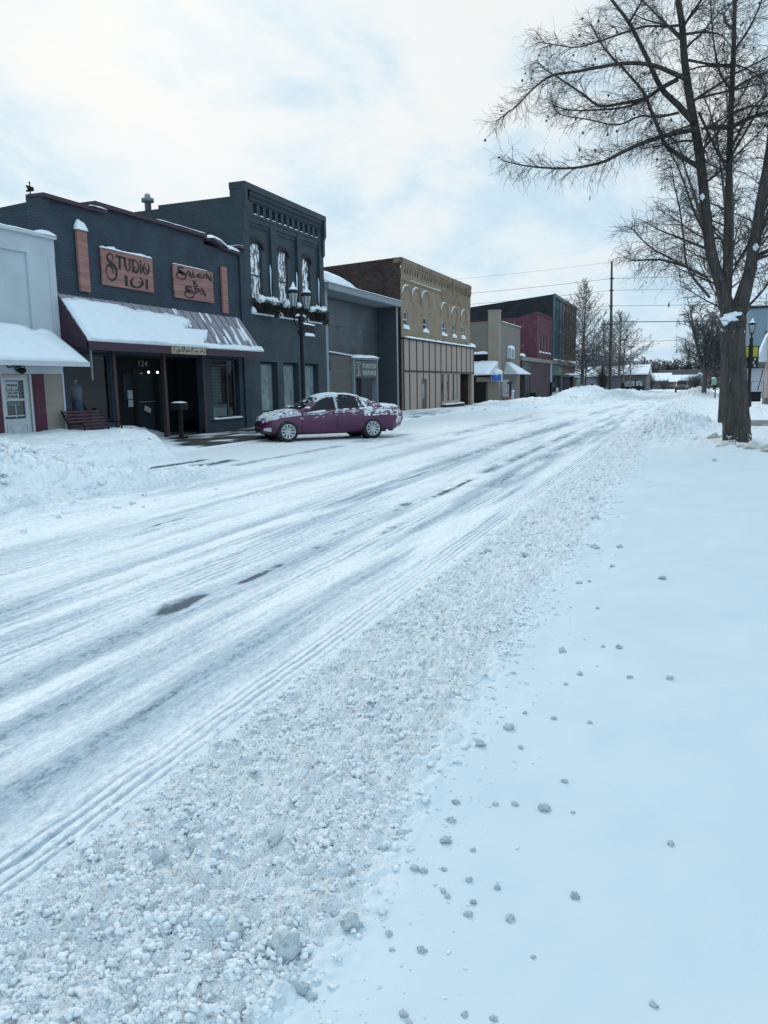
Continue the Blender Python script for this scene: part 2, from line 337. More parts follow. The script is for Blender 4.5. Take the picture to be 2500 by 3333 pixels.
out=nd(nt,'ShaderNodeOutputWorld'); bg=nd(nt,'ShaderNodeBackground'); bg.inputs['Strength'].default_value=.1; L.new(bg.outputs[0],out.inputs[0])
sky=nd(nt,'ShaderNodeTexSky'); sky.sky_type='NISHITA'; sky.sun_disc=False; sky.sun_elevation=SUNEL; sky.sun_rotation=-SUNAZ; sky.air_density=1; sky.dust_density=1.5
tc=nd(nt,'ShaderNodeTexCoord'); sp=nd(nt,'ShaderNodeSeparateXYZ'); L.new(tc.outputs['Generated'],sp.inputs[0])
def mth(op,a,b=None,c=None,clamp=False):
    n=nd(nt,'ShaderNodeMath',operation=op); n.use_clamp=clamp
    for i,x in enumerate((a,b,c)):
        if x is None: continue
        if hasattr(x,'is_linked'): L.new(x,n.inputs[i])
        else: n.inputs[i].default_value=x
    return n.outputs[0]
zz=mth('ADD',mth('MAXIMUM',sp.outputs[2],0.0),.22)
cx=mth('DIVIDE',sp.outputs[0],zz); cy=mth('DIVIDE',sp.outputs[1],zz); cc=nd(nt,'ShaderNodeCombineXYZ'); L.new(cx,cc.inputs[0]); L.new(cy,cc.inputs[1])
n1=nd(nt,'ShaderNodeTexNoise'); n1.inputs['Scale'].default_value=2.3; n1.inputs['Detail'].default_value=9; n1.inputs['Roughness'].default_value=.60; n1.inputs['Distortion'].default_value=.25
mp=nd(nt,'ShaderNodeMapping'); mp.inputs['Location'].default_value=(3.3,1.7,0); mp.inputs['Rotation'].default_value=(0,0,R(35)); mp.inputs['Scale'].default_value=(1.25,.8,1); L.new(cc.outputs[0],mp.inputs[0]); L.new(mp.outputs[0],n1.inputs['Vector'])
dp=nd(nt,'ShaderNodeVectorMath',operation='DOT_PRODUCT'); L.new(tc.outputs['Generated'],dp.inputs[0]); gd=Vector((-math.sin(R(50))*math.cos(R(38)),math.cos(R(50))*math.cos(R(38)),math.sin(R(38)))); dp.inputs[1].default_value=gd
glow=mth('POWER',mth('MAXIMUM',dp.outputs['Value'],0.0),3.0)
# cloud brightness: blue grey base, whiter towards the hidden sun
thr=mth('ADD',mth('MULTIPLY',mth('SUBTRACT',n1.outputs[0],.5),1.3),mth('MULTIPLY',glow,.25))
cl=ramp(nt,mth('ADD',thr,.36,clamp=True),[(.22,(5.0,6.8,8.3)),(.38,(6.1,7.6,8.6)),(.48,(7.4,8.35,8.8)),(.58,(8.3,8.65,8.7)),(.76,(8.8,8.85,8.75))])
hz=ramp(nt,sp.outputs[2],[(0.0,1),(.30,0)]); 
back=mth('MULTIPLY_ADD',mth('SUBTRACT',sp.outputs[1],mth('MULTIPLY',sp.outputs[0],.55)),.42,.66,True)     # brighter, bluer sky added behind the viewer to light the shop fronts
bk=ramp(nt,back,[(0.0,(1.22,1.36,1.46)),(.45,(1.24,1.32,1.36)),(.85,(1,1,1))])
m1=nd(nt,'ShaderNodeMix',data_type='RGBA',blend_type='MULTIPLY'); m1.inputs[0].default_value=1; L.new(cl.outputs[0],m1.inputs[6]); L.new(bk.outputs[0],m1.inputs[7])
m2=nd(nt,'ShaderNodeMix',data_type='RGBA'); L.new(mth('MULTIPLY',hz.outputs[0],.45),m2.inputs[0]); L.new(m1.outputs[2],m2.inputs[6]); m2.inputs[7].default_value=(5.6,7.6,9.2,1)
m3=nd(nt,'ShaderNodeMix',data_type='RGBA'); m3.inputs[0].default_value=.95; L.new(sky.outputs[0],m3.inputs[6]); L.new(m2.outputs[2],m3.inputs[7]); L.new(m3.outputs[2],bg.inputs[0])
SC.view_settings.view_transform='Standard'; SC.view_settings.look='None'; SC.view_settings.exposure=.07; SC.view_settings.gamma=1
SC.render.engine='CYCLES'; SC.cycles.max_bounces=6; SC.cycles.transparent_max_bounces=12; SC.cycles.use_denoising=True
# ------------------------------------------------------------------ ground heights
def gz(y): return -.25*sst(38,75,y)
def curb(y): return np.interp(y,[0,43,50,84,140],[-12.2,-12.2,-8.8,-7.2,-6.8])
def H(X,Y):
    X=np.asarray(X,float); Y=np.asarray(Y,float); z=gz(Y)
    nz=fbm(X*.9,Y*.9,4); nf=fbm(X*7,Y*7,3)
    cb=curb(Y); d=cb-X                                   # >0 on the left pavement side
    z=z+.10*sst(-.05,.06,d)
    bare=sst(16.2,18.5,Y)*(1-sst(25.6,28,Y))             # shovelled stretch before the salon
    z=z+(.05*sst(.1,.6,d)*(1-bare))*(1+.6*nz)
    # large smooth bank before the white shop
    e=np.minimum((15.9-1.15*(X+11.4)-Y)/1.5,(-10.55-X+.25*nz)); bk=np.maximum(e,0)
    z=z+(.43*(1-np.exp(-bk/.28))*(1+.14*nz+.10*nf)+.06*nf*sst(0,.4,bk)*(1-sst(.5,1.6,bk)))*sst(0,.2,bk)
    # rough plowed pile and the ridges running on from it
    r=((X+9.55+.12*(Y-8.6))/1.35)**2+((Y-8.2)/2.6)**2
    pile=np.exp(-r*1.3)*(1+.35*nz); z=z+pile*(.98+.30*nf+.16*np.abs(fbm(X*11,Y*11,3))+.05*fbm(X*26,Y*26,2))
    for x0,y0,y1,h,w in ((-8.35,5.0,15.0,.27,.18),(-7.68,4.5,10.4,.15,.19),(-9.3,10.2,13.5,.16,.26)):
        xc=x0+.16*np.sin(Y*.9+x0)+.05*(Y-8); z=z+h*np.exp(-((X-xc)/w)**2)*sst(y0,y0+1.2,Y)*(1-sst(y1-4,y1,Y))*(1+.5*nf+.28*fbm(X*13,Y*13,3))
    # plow ridge along the far left kerb, growing into the big heap
    rd=.16*sst(40,46,Y)*np.exp(-((X-cb+.5)/.75)**2)*(1+.9*nz+.5*nf)
    hp=np.exp(-((X-cb+2.3)/1.9)**2)*(1.25*np.exp(-((Y-80)/13)**2)+.45*np.exp(-((Y-56)/7)**2)+.62*np.exp(-((Y-112)/14)**2))*(1+.3*nz+.14*nf)
    z=z+rd+hp+.30*np.exp(-((X+14.2)/1.1)**2-((Y-60.5)/2.2)**2)*(1+.6*nf)
    # road surface: fine ruts along the street
    road=sst(-.1,.3,X-cb)*(1-sst(-2.05,-1.95,X))
    ru=vn(X*26,Y*.35)*.5+vn(X*61,Y*.7+9)*.35+vn(X*11+3,Y*.22)*.7
    z=z+road*(.009*ru+.012*nz+.010*fbm(X*9,Y*3.2,3)+.008*fbm(X*15,Y*8,3)*(.6+.6*vn(X*.9,Y*.5))+.005*fbm(X*20,Y*6,2))
    t=(X+2.12-.012*np.sin(Y*.5)); tr=np.exp(-(t/.13)**4); z=z+tr*(-.012+.0095*np.cos(t*2*math.pi/.055)*(.75+.5*vn(Y*2.1,Y*0+4.4)))
    t3=(X+3.47-.04*np.sin(Y*.8)); z=z-.008*np.exp(-(t3/.14)**2)*(Y<60)
    for xc in (-2.66,-3.02,-3.82,-4.05,-5.2,-5.75,-6.05): t2=(X-xc-.03*np.sin(Y*.35+xc)); z=z+.009*np.exp(-(t2/.12)**4)*np.cos(t2*2*math.pi/.075)*sst(.0,.4,vn(Y*.16,xc*3.1)+.3)
    # right: churned verge, smooth pavement snow
    rv=-.93+.09*fbm(Y*.7,Y*0+3.3,3)+.05*np.sin(Y*.9)
    ch=sst(-2.02,-1.86,X)*(1-sst(rv-.12,rv+.12,X)); z=z+.07*sst(-2.02,-1.2,X)
    z=z+ch*(.028*fbm(X*7,Y*7,3)+.044*np.abs(fbm(X*17,Y*17,3))+.026*fbm(X*40,Y*40,2))
    sm=sst(rv-.05,rv+.3,X); z=z+sm*(.040*nz+.006*fbm(X*5,Y*3,2)+.014*fbm(X*2.3,Y*1.1,3)+.016*fbm(X*.5+5,Y*.5,2)+.02*sst(-.9,.2,X))
    # snow thrown up round the tree pit and beyond it
    for xx,yy,a,b,h in ((-.75,23.5,.8,2.2,.34),(-.55,30,.7,4,.34),(-.6,41,.7,6,.30),(.1,25.5,.7,1.4,.38),(1.0,20.3,1.5,1.3,.14),(-.3,57,.8,9,.25),(-.2,80,1.0,14,.35),(.6,106,1.6,12,.75),(2.3,24.5,1.5,1.5,.18),(2.6,40,1.6,1.2,.22)):
        q=np.exp(-((X-xx)/a)**2-((Y-yy)/b)**2); z=z+q*h*(1+.4*nz+.5*nf+.25*fbm(X*14,Y*14,2))
    q=np.exp(-((X-.35)/1.6)**2-((Y-15.2)/.8)**2); z=z-.09*q
    # cleared drive on the right
    dr=sst(1.35,1.7,X)*sst(28.6,29.3,Y)*(1-sst(35.2,36.2,Y)); z=z*(1-dr)+(gz(Y)-.03)*dr
    return z
def wear(X,Y):      # 0 fresh snow .. 1 bare wet asphalt; tread grooves also carry painted shade
    s=fbm(X*5,Y*.35,4); w=np.zeros_like(X); f=1-.35*sst(20,60,Y)
    for xc,wd,a in ((-2.55,.24,.36),(-2.95,.22,.40),(-4.55,.46,.42),(-6.3,.4,.25),(-3.47,.22,.36),(-7.6,.35,.22),(-5.4,.25,.16)):
        w=np.maximum(w,a*np.exp(-((X-xc-.06*np.sin(Y*.25))/wd)**2)*np.clip(.55+1.9*s+.5*vn(Y*.33,np.full_like(Y,xc*7.))+.5*vn(X*30,Y*.25),0,1.25))
    t=(X+2.12-.012*np.sin(Y*.5)); w=np.maximum(w,(.36+.22*vn(Y*1.7,X*0+2.2))*np.exp(-(t/.125)**4)*sst(.0,.5,-np.cos(t*2*math.pi/.055))*(1-.6*sst(14,40,Y)))  # tread grooves: packed-snow grey plus groove shade put into the colour
    for xc in (-2.66,-3.02,-3.82,-4.05,-5.2,-5.75,-6.05): t2=(X-xc-.03*np.sin(Y*.35+xc)); w=np.maximum(w,.34*np.exp(-(t2/.12)**4)*sst(.0,.5,-np.cos(t2*2*math.pi/.075))*sst(.0,.4,vn(Y*.16,xc*3.1)+.3)*(Y<22))  # other tread lines, groove shade painted in likewise
    n=fbm(X*4,Y*.75,3); n2=fbm(X*13,Y*7,3)
    for xc,ya,yb,wd,a in ((-3.55,4.55,5.3,.085,1.1),(-3.47,5.5,6.5,.06,1.),(-3.47,6.6,7.3,.06,.95),(-3.55,7.7,9.4,.07,1.),(-3.58,9.0,10.4,.09,.9),(-3.45,10.6,13.5,.09,.9),(-3.08,7.9,8.7,.08,.85),(-2.50,2.1,2.9,.10,.62),(-5.9,7.5,8.4,.05,.8),(-3.5,14,26,.16,.7),(-4.7,16,32,.3,.62),(-2.9,12,30,.3,.6),(-10.3,11.5,15.5,.10,1.25),(-9.6,11.4,15.5,.22,1.35),(-8.9,14,20,.14,.6),(-7.2,24,40,.35,.6),(-9.0,21,25,.5,.55)):
        m=np.exp(-((X-xc-.05*n)/wd)**2)*sst(ya-.15,ya+.2,Y)*(1-sst(yb-.25,yb+.15,Y)); w=np.maximum(w,.74*a*m*np.clip(.85+1.7*n+1.5*n2+.5*vn(X*40,Y*.8),0,1.15))
    return np.clip(w*f,0,1)
def wearL(X,Y):     # left pavement: bare wet concrete before the salon
    n=fbm(X*2.2,Y*.8,4); b=sst(15.5,18.0,Y+ .3*(X+13))*(1-sst(25.2,28.5,Y)); w=b*np.clip(.86+1.7*n-.35*(X<-15.0),0,1); w=np.maximum(w,.5*sst(28,30,Y)*(1-sst(41,44,Y))*np.clip(.3+1.3*n,0,1)); return np.clip(w*sst(.1,.9,(Y-(15.9-1.15*(X+11.4)))/1.2),0,1)
def sheet(name,xs,ys,mat,wf=None,**kw):
    X,Y=np.meshgrid(xs,ys); Z=H(X,Y); V=np.stack([X,Y,Z],-1).reshape(-1,3)
    return np_obj(name,V,gridF(len(xs),len(ys)),mat,True,{'wear':(wf(X,Y) if wf else np.zeros_like(X))},**kw)
def roadmat(name,dark,mid):
    m,nt,b=newmat(name); L=nt.links; a=nd(nt,'ShaderNodeAttribute',attribute_name='wear'); acc=a.outputs['Fac']
    for sc,det,amp in (((60,1.1,1),7,.34),((11,1.6,1),6,.36),((26,13,1),9,.62),((85,40,1),4,.40)):  # random grey streaks and specks: packed-snow tone plus painted shading of fine ruts
        v=pos(nt,sc); n=nd(nt,'ShaderNodeTexNoise'); n.inputs['Scale'].default_value=1; n.inputs['Detail'].default_value=det; n.inputs['Roughness'].default_value=.62; L.new(v,n.inputs['Vector'])
        k=nd(nt,'ShaderNodeMath',operation='MULTIPLY_ADD'); L.new(n.outputs[0],k.inputs[0]); k.inputs[1].default_value=amp; L.new(acc,k.inputs[2]); acc=k.outputs[0]
    k7=nd(nt,'ShaderNodeMath',operation='MULTIPLY'); L.new(acc,k7.inputs[0]); k7.inputs[1].default_value=.66; r=ramp(nt,k7.outputs[0],[(.50,(.90,.93,.95)),(.58,(.82,.87,.905)),(.66,(.68,.74,.79)),(.82,mid)])
    s=nd(nt,'ShaderNodeMapRange'); s.inputs[1].default_value=1.28; s.inputs[2].default_value=1.52; L.new(acc,s.inputs[0])
    mx=nd(nt,'ShaderNodeMix',data_type='RGBA'); L.new(s.outputs[0],mx.inputs[0]); L.new(r.outputs[0],mx.inputs[6]); mx.inputs[7].default_value=(*dark,1); L.new(mx.outputs[2],b.inputs['Base Color']); b.inputs['Roughness'].default_value=.8; b.inputs['Specular IOR Level'].default_value=.12
    prev=None
    for sc,ds,st in (((1,.6,1),.022,.8),((16,8,1),.03,.5),((60,1.2,1),.014,.45),((120,60,1),.006,.5)):
        v=pos(nt,tuple(x*(45 if sc[0]==1 else 1) for x in sc)); n=nd(nt,'ShaderNodeTexNoise'); n.inputs['Scale'].default_value=1; n.inputs['Detail'].default_value=5; L.new(v,n.inputs['Vector']); bp=nd(nt,'ShaderNodeBump'); bp.inputs['Strength'].default_value=st; bp.inputs['Distance'].default_value=ds; L.new(n.outputs[0],bp.inputs['Height'])
        if prev: L.new(prev.outputs[0],bp.inputs['Normal'])
        prev=bp
    L.new(prev.outputs[0],b.inputs['Normal']); return m
def vergemat():
    m,nt,b=newmat('churned to smooth snow'); L=nt.links; a=nd(nt,'ShaderNodeAttribute',attribute_name='wear'); v=pos(nt)
    n2=nd(nt,'ShaderNodeTexNoise'); n2.inputs['Scale'].default_value=7; n2.inputs['Detail'].default_value=10; L.new(v,n2.inputs['Vector']); k=ramp(nt,n2.outputs[0],[(.42,(.82,.885,.93)),(.78,(.70,.765,.81))])
    mx=nd(nt,'ShaderNodeMix',data_type='RGBA'); L.new(a.outputs['Fac'],mx.inputs[0]); nn=nd(nt,'ShaderNodeTexNoise'); nn.inputs['Scale'].default_value=1.6; nn.inputs['Detail'].default_value=5; L.new(v,nn.inputs['Vector']); rr_=ramp(nt,nn.outputs[0],[(.3,(.53,.645,.72)),(.7,(.58,.685,.75))]); L.new(rr_.outputs[0],mx.inputs[6]); L.new(k.outputs[0],mx.inputs[7]); L.new(mx.outputs[2],b.inputs['Base Color']); b.inputs['Roughness'].default_value=.6; b.inputs['Specular IOR Level'].default_value=.25
    prev=None
    for sc,ds,k0 in ((24,.03,.08),(75,.014,.05),(190,.006,.05)):
        n=nd(nt,'ShaderNodeTexNoise'); n.inputs['Scale'].default_value=sc; n.inputs['Detail'].default_value=4; L.new(v,n.inputs['Vector']); bp=nd(nt,'ShaderNodeBump'); bp.inputs['Distance'].default_value=ds; st=nd(nt,'ShaderNodeMath',operation='MULTIPLY_ADD'); L.new(a.outputs['Fac'],st.inputs[0]); st.inputs[1].default_value=.8; st.inputs[2].default_value=k0; L.new(st.outputs[0],bp.inputs['Strength']); L.new(n.outputs[0],bp.inputs['Height'])
        if prev: L.new(prev.outputs[0],bp.inputs['Normal'])
        prev=bp
    L.new(prev.outputs[0],b.inputs['Normal']); return m
def rough(X,Y):
    rv=-.93+.09*fbm(Y*.7,Y*0+3.3,3)+.05*np.sin(Y*.9); n=fbm(X*8,Y*8,4); far=sst(17,22,Y)
    return np.clip((1-sst(rv-.16,rv+.10,X+.10*n))*(1-far)+far*sst(-.2,.4,n+.4),0,1)*(sst(-2.05,-1.9,X)*.85+.15)
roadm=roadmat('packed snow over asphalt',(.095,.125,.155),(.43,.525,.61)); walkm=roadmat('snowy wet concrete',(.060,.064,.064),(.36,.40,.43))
verge=snowmat('churned snow',(.80,.865,.91),None,.9,26,110); smooth=snowmat('smooth pavement snow',(.56,.67,.74),None,.16,6,60); vedge=vergemat()
def gy(y0,y1,k,mx=9): 
    out=[y0]
    while out[-1]<y1: out.append(out[-1]+min(mx,max(.012,k*out[-1])))
    return np.array(out)
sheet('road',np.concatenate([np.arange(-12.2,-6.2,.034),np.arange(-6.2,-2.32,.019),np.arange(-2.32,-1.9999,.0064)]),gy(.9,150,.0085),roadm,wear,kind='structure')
sheet('churned_verge',np.linspace(-2.0,-.35,190),gy(.9,150,.0070),vedge,rough,kind='structure')
sheet('pavement_snow',np.concatenate([np.linspace(-.35,3,110),np.linspace(3.2,14,40)]),gy(.9,150,.0070),vedge,rough,kind='structure')
sheet('sidewalk',np.concatenate([np.linspace(-22,-15.6,8),np.linspace(-15.5,-12.2,80)]),gy(3,150,.009),walkm,wearL,kind='structure')
a=MB(); a.quad((-1500,-1500,-.40),(1500,-1500,-.40),(1500,2500,-.40),(-1500,2500,-.40)); a.top('ground',snow,None,None,(0,0,-.4),kind='structure')
X,Y=np.meshgrid(np.linspace(1.75,13.5,40),np.linspace(29.5,35.0,24)); Z=gz(Y)-.03+.004+.0*X
asph=M('wet asphalt',(.055,.058,.060),.4,.3,2,.3,60,c2=(.6,.66,.7),th=(.58,.70)); np_obj('side_drive',np.stack([X,Y,Z],-1).reshape(-1,3),gridF(40,24),asph,kind='structure')
# ------------------------------------------------------------------ churned snow lumps (uncountable) and single clods
def ico(n=1):
    import bmesh
    bm=bmesh.new(); bmesh.ops.create_icosphere(bm,subdivisions=n,radius=1); v=np.array([x.co[:] for x in bm.verts]); f=np.array([[q.index for q in x.verts] for x in bm.faces]); bm.free(); return v,f
IV,IF=ico(2); IV2,IF2=ico(3)
rs=np.random.RandomState(3)
def lumpy(v,s,amp=.42):
    k=rs.rand(3)*50; n=fbm(v[:,0]*1.3+k[0]+v[:,2],v[:,1]*1.3+k[1]-v[:,2]*.7,3); n2=fbm(v[:,0]*3+k[2],v[:,1]*3+v[:,2]*2.4,2); return v*(1+amp*n+amp*.45*n2)[:,None]*s
def cluster():
    V=[];F=[];k=rs.randint(2,5)
    for i in range(k):
        s=rs.uniform(.4,.8); v=lumpy(IV,(s,s*rs.uniform(.6,1),s*rs.uniform(.5,.9)),.8)+rs.randn(3)*np.array([.45,.45,.22]); V.append(v); F.append(IF+i*len(IV))
    return np.concatenate(V),np.concatenate(F)
PRO=[cluster() for _ in range(24)]
def clump_mesh(name,px,py,pr,sink=.25,**kw):
    pz=H(px,py); N=len(px); VV=[];FF=[];b=0
    for i in range(N):
        a=rs.rand()*6.28; c,s=math.cos(a),math.sin(a); p,f=PRO[rs.randint(24)]; VV.append(np.stack([p[:,0]*c-p[:,1]*s,p[:,0]*s+p[:,1]*c,p[:,2]],1)*pr[i]+(px[i],py[i],pz[i]+pr[i]*.12)); FF.append(f+b); b+=len(p)
    return np_obj(name,np.concatenate(VV),np.concatenate(FF),verge,True,**kw)
N=13000; u=rs.rand(N); py=1.25*(26/1.25)**(u**1.15); px=rs.uniform(-1.98,-.86,N)+.06*rs.randn(N); dens=fbm(px*3,py*3,3); keep=rs.rand(N)<np.clip(.62+.9*dens,.1,1)
px,py=px[keep],py[keep]; pr=(.005+.016*rs.rand(len(px))**3.0)*(1+.035*py); pr=np.minimum(pr,.05)
qn=420; qx=np.concatenate([-.86+np.abs(rs.randn(qn))*.16]); qy=1.3*(14/1.3)**rs.rand(qn); px=np.concatenate([px,qx]); py=np.concatenate([py,qy]); pr=np.concatenate([pr,(.0022+.0045*rs.rand(qn)**2)*(1+.12*qy)])
clump_mesh('snow_lumps',px,py,pr,label='churned mass of broken snow lumps beside the tyre track',cat='snow',kind='stuff')
# rough lumps on the left plow pile and along the far verge
N=900; q=rs.randn(N,2); px=-9.4+q[:,0]*.85-.1*q[:,1]*2; py=8.7+q[:,1]*2.0; k=(px>-11.5)&(py>4); px,py=px[k],py[k]
n2=420; py2=rs.uniform(20,60,n2); px2=-.9+rs.randn(n2)*.5; px=np.concatenate([px,px2]); py=np.concatenate([py,py2]); n3=420; py3=rs.uniform(44,110,n3); px3=curb(py3)-.3+rs.randn(n3)*.5; px=np.concatenate([px,px3]); py=np.concatenate([py,py3])
clump_mesh('plowed_snow_lumps',px,py,.015+.085*rs.rand(len(px))**3+.0004*py,label='broken snow lumps on the plowed piles along both kerbs',cat='snow',kind='stuff')
CL=[(-.44,2.71,.024,'largest rounded snow clod lying alone on the smooth snow'),(-.87,2.4,.026,'wide flat snow clod at the edge of the churned strip, left of the twin clod'),(-.72,2.4,.02,'twin snow clod with a smaller lump joined on its right'),(-.27,2.24,.014,'lone dark snow clod farthest into the smooth snow at lower right'),(-.43,2.07,.013,None),(-.55,2.05,.013,None),(-.63,1.86,.013,None),(-.55,2.11,.011,None),(-.59,2.21,.011,None),(-.5,2.2,.01,None),(-.62,2.37,.01,None),(-.4,2.92,.013,None),(-.55,2.71,.012,None),(-.62,2.69,.012,None),(-.79,3.15,.022,None),(-.74,2.53,.014,None),(-.74,2.21,.013,None),(-.77,2.21,.012,None),(-.65,2.13,.01,None),(-.63,2.11,.008,None),(-.01,2.6,.012,None),(-.03,1.86,.01,None),(-.6,1.63,.011,None),(-.58,1.61,.008,None),(-.46,1.68,.008,None),(-.39,1.69,.009,None),(-.34,1.94,.006,None),(-.74,1.9,.012,None),(-.71,1.84,.008,None),(-.34,2.71,.008,None),(-.62,3.17,.01,None),(-.76,2.65,.013,None),(-.68,2.24,.009,None),(-.16,6.39,.028,'lone flat snow clod on the open snow below the big tree'),(-.33,4.53,.022,'dark rounded snow clod on smooth snow, right one of a level pair'),(-.63,4.42,.022,'dark rounded snow clod on smooth snow, left one of a level pair'),(-.24,4.06,.015,None),(-.05,4.1,.018,None),(-.49,4.08,.016,None),(-.53,3.48,.013,None),(-.37,3.47,.012,None),(-.54,3.92,.01,None),(.44,16.29,.04,'small dark snow clod on the snow in front of the big tree'),(-.42,4.54,.011,None),(-.67,3.51,.012,None),(-.71,3.34,.024,None),(-.57,6.75,.024,None),(-.55,5.44,.013,None),(-.68,6.13,.018,None),(-.75,6.08,.02,None),(-.8,7.54,.036,None),(-.58,7.64,.028,None),(-1.33,6.91,.040,'tall snow clod standing in the far churned strip'),(-.96,9.13,.045,None),(-1.17,10.54,.04,None),(-1.74,7.22,.036,'snow clod at the very edge of the tyre track'),(-.85,1.89,.03,'heavy dark snow clod on the edge of the smooth snow, with crumbs beside it'),(-.92,1.92,.016,None),(-.98,1.73,.038,'big cracked snow block near the bottom of the churned strip, right-hand one'),(-1.14,1.72,.04,'big pale snow block near the bottom of the churned strip, left-hand one'),(-1.6,2.01,.03,'squarish snow block in the churned strip near the tyre track'),(-1.5,2.09,.036,'long ridge-like snow block lying in the churned strip'),(-1.71,1.93,.024,None),(-1.26,2.19,.026,None),(-1.5,1.72,.024,None),(-.84,1.61,.014,None),(-.87,1.62,.018,None),(-1.33,2.55,.022,None)]
clodm=snowmat('grey snow clod',(.53,.61,.66),(.36,.40,.43),.9,60,200,(.55,.75))
for x,y,r,lab in CL:
    r*=.86; v=lumpy(IV2,(r*1.15,r,r*.8),.75); z=float(H(np.array(x),np.array(y))); o=np_obj('snow_clod',v,IF2,clodm,True)
    o.location=(x,y,z+r*.30); o.rotation_euler=(0,0,rs.rand()*6)
    setp(o,lab or ('small grey snow clod lying loose on the churned strip' if x<-.95 else 'small grey snow crumb scattered on the smooth pavement snow'),'snow clod','snow clods on the right pavement')
# ================================================================== white shop at the left edge
t=thing('white_shop','low white shop with snowy shed roof, maroon shutters and white door','building',(FX,14,0))
w=MB(); wall(w,6,16.88,2.2,5.42,()); body(w,6,16.88,2.2,5.42,-27,4.9)
w.box(FX,FX+.06,6,16.9,4.98,5.42); w.box(FX,FX+.06,15.95,16.64,2.2,4.98); 
for y in (12.2,8.6): w.box(FX,FX+.06,y,y+.5,2.2,4.98)
w.box(FX+.0,FX+.05,16.66,16.9,2.2,4.98); w.part('upper_wall',whiteshade,t)
q=MB(); q.box(FX-.2,FX+.14,6,16.92,5.42,5.50); q.part('coping',whitep,t)
s=MB(); snow_cap(s,[(FX-.02,6,5.50),(FX-.02,16.4,5.50)],.30,.05,1); s.part('snow',snowlump,t); s=MB(); snow_cap(s,[(FX,16.35,5.50),(FX,16.9,5.50)],.32,.15,3); s.part('snow',snowlump,t)
w=MB(); wall(w,6,16.88,0,2.04,((14.86,15.73,0,2.0),(9,12.6,.7,1.95)),FX,.1); body(w,6,16.88,0,2.2,-27,2.2)
for z in (.46,.73,1.0,1.27,1.55,1.8): w.box(FX,FX+.012,16.2,16.84,z+.012,z+.262 if z<1.7 else 2.03); 
w.box(FX,FX+.012,16.2,16.84,.0,.46); w.part('siding',beige,t)
h=MB(); h.box(FX,FX+.03,6,16.9,2.04,2.34); h.box(FX,FX+.035,16.845,16.9,0,2.04); h.box(FX,FX+.03,15.73,15.79,0,2.04); h.box(FX,FX+.03,14.80,14.86,0,2.04); h.part('white_trim',whitep,t)
for y0,y1 in ((15.79,16.19),(14.40,14.80),(12.7,13.1)):
    m=MB(); m.box(FX,FX+.045,y0,y1,.02,2.03)
    for k in range(26): m.box(FX+.045,FX+.058,y0+.05,y1-.05,.12+k*.034+(.06 if k>12 else 0),.14+k*.034+(.06 if k>12 else 0)) if k*.034+.2<1.9 else None
    for k in range(20): m.box(FX+.045,FX+.058,y0+.05,y1-.05,1.14+k*.04,1.165+k*.04)
    m.part('shutter',maroon,t)
d=MB(); wall(d,14.86,15.73,0,2.0,((15.0,15.58,.94,1.88),),FX-.03,.03); 
for a,b in (((15.02,.12),(15.56,.80)),((15.02,.80),(15.56,.12))): d.obox((FX-.03,a[0]-.03,a[1]),(0.015,0,0),(0,b[0]-a[0],b[1]-a[1]),(0,.05,0))
d.box(FX-.03,FX-.015,14.95,15.63,.80,.86); d.box(FX-.03,FX-.015,14.95,15.63,.06,.12); d.box(FX-.03,FX-.012,14.95,15.0,.12,.80); d.box(FX-.03,FX-.012,15.58,15.63,.12,.80); d.box(FX-.05,FX-.01,15.0,15.58,1.38,1.43)
dr=d.part('door',whitep,t); p=MB(); p.box(FX-.075,FX-.062,15.0,15.58,.94,1.88); p.part('pane',glassd,dr); k=MB(); k.lathe([(.015,0),(.03,.01),(.03,.04),(.01,.05)],(0,0,0),8); k=MB(); k.blob((FX+.01,14.93,.98),.028,1,8,6,.05); k.part('handle',black,dr)
for m in (15.28,): 
    q=MB(); q.box(FX-.06,FX-.052,m,m+.02,.96,1.30); q.box(FX-.06,FX-.050,15.02,15.56,1.0,1.03); q.part('glazing_bar',whitep,dr)
wn=window(t,9,12.6,.7,1.95,FX-.02,whitep,glassd,.07,None,(10.2,11.4))
# shed roof with its thick snow
r=MB(); A=(FX,6,3.12);B=(FX,16.62,3.12);C=(FX+1.0,16.72,2.30);Dd=(FX+1.0,6,2.30); r.quad(A,B,C,Dd); r.quad((FX,6,2.3),(FX,16.62,2.3),(FX+1,16.72,2.22),(FX+1,6,2.22)); r.quad(B,(FX,16.62,2.3),(FX+1,16.72,2.22),C); r.box(FX+.96,FX+1.05,6,16.76,2.20,2.31); rf=r.part('shed_roof',whitep,t)
s=MB(); slab_snow(s,(FX+.01,6,3.13),(FX+.01,16.60,3.13),(FX+1.04,16.74,2.31),(FX+1.04,6,2.31),lambda u,v:.13*(1-.55*v**3)*min(1,(1-u)*14+.15)*(1+.25*float(fbm(np.array(u*14),np.array(v*3),3)))-.0+(-.09*math.exp(-((u*10.6+6-15.95)/.22)**2) if v<.25 else 0),110,12); s.part('snow',snow,rf)
def on_wall(name,label,cat,y,z,group=None,x=FX): return thing(name,label,cat,(x,y,z),0,group)
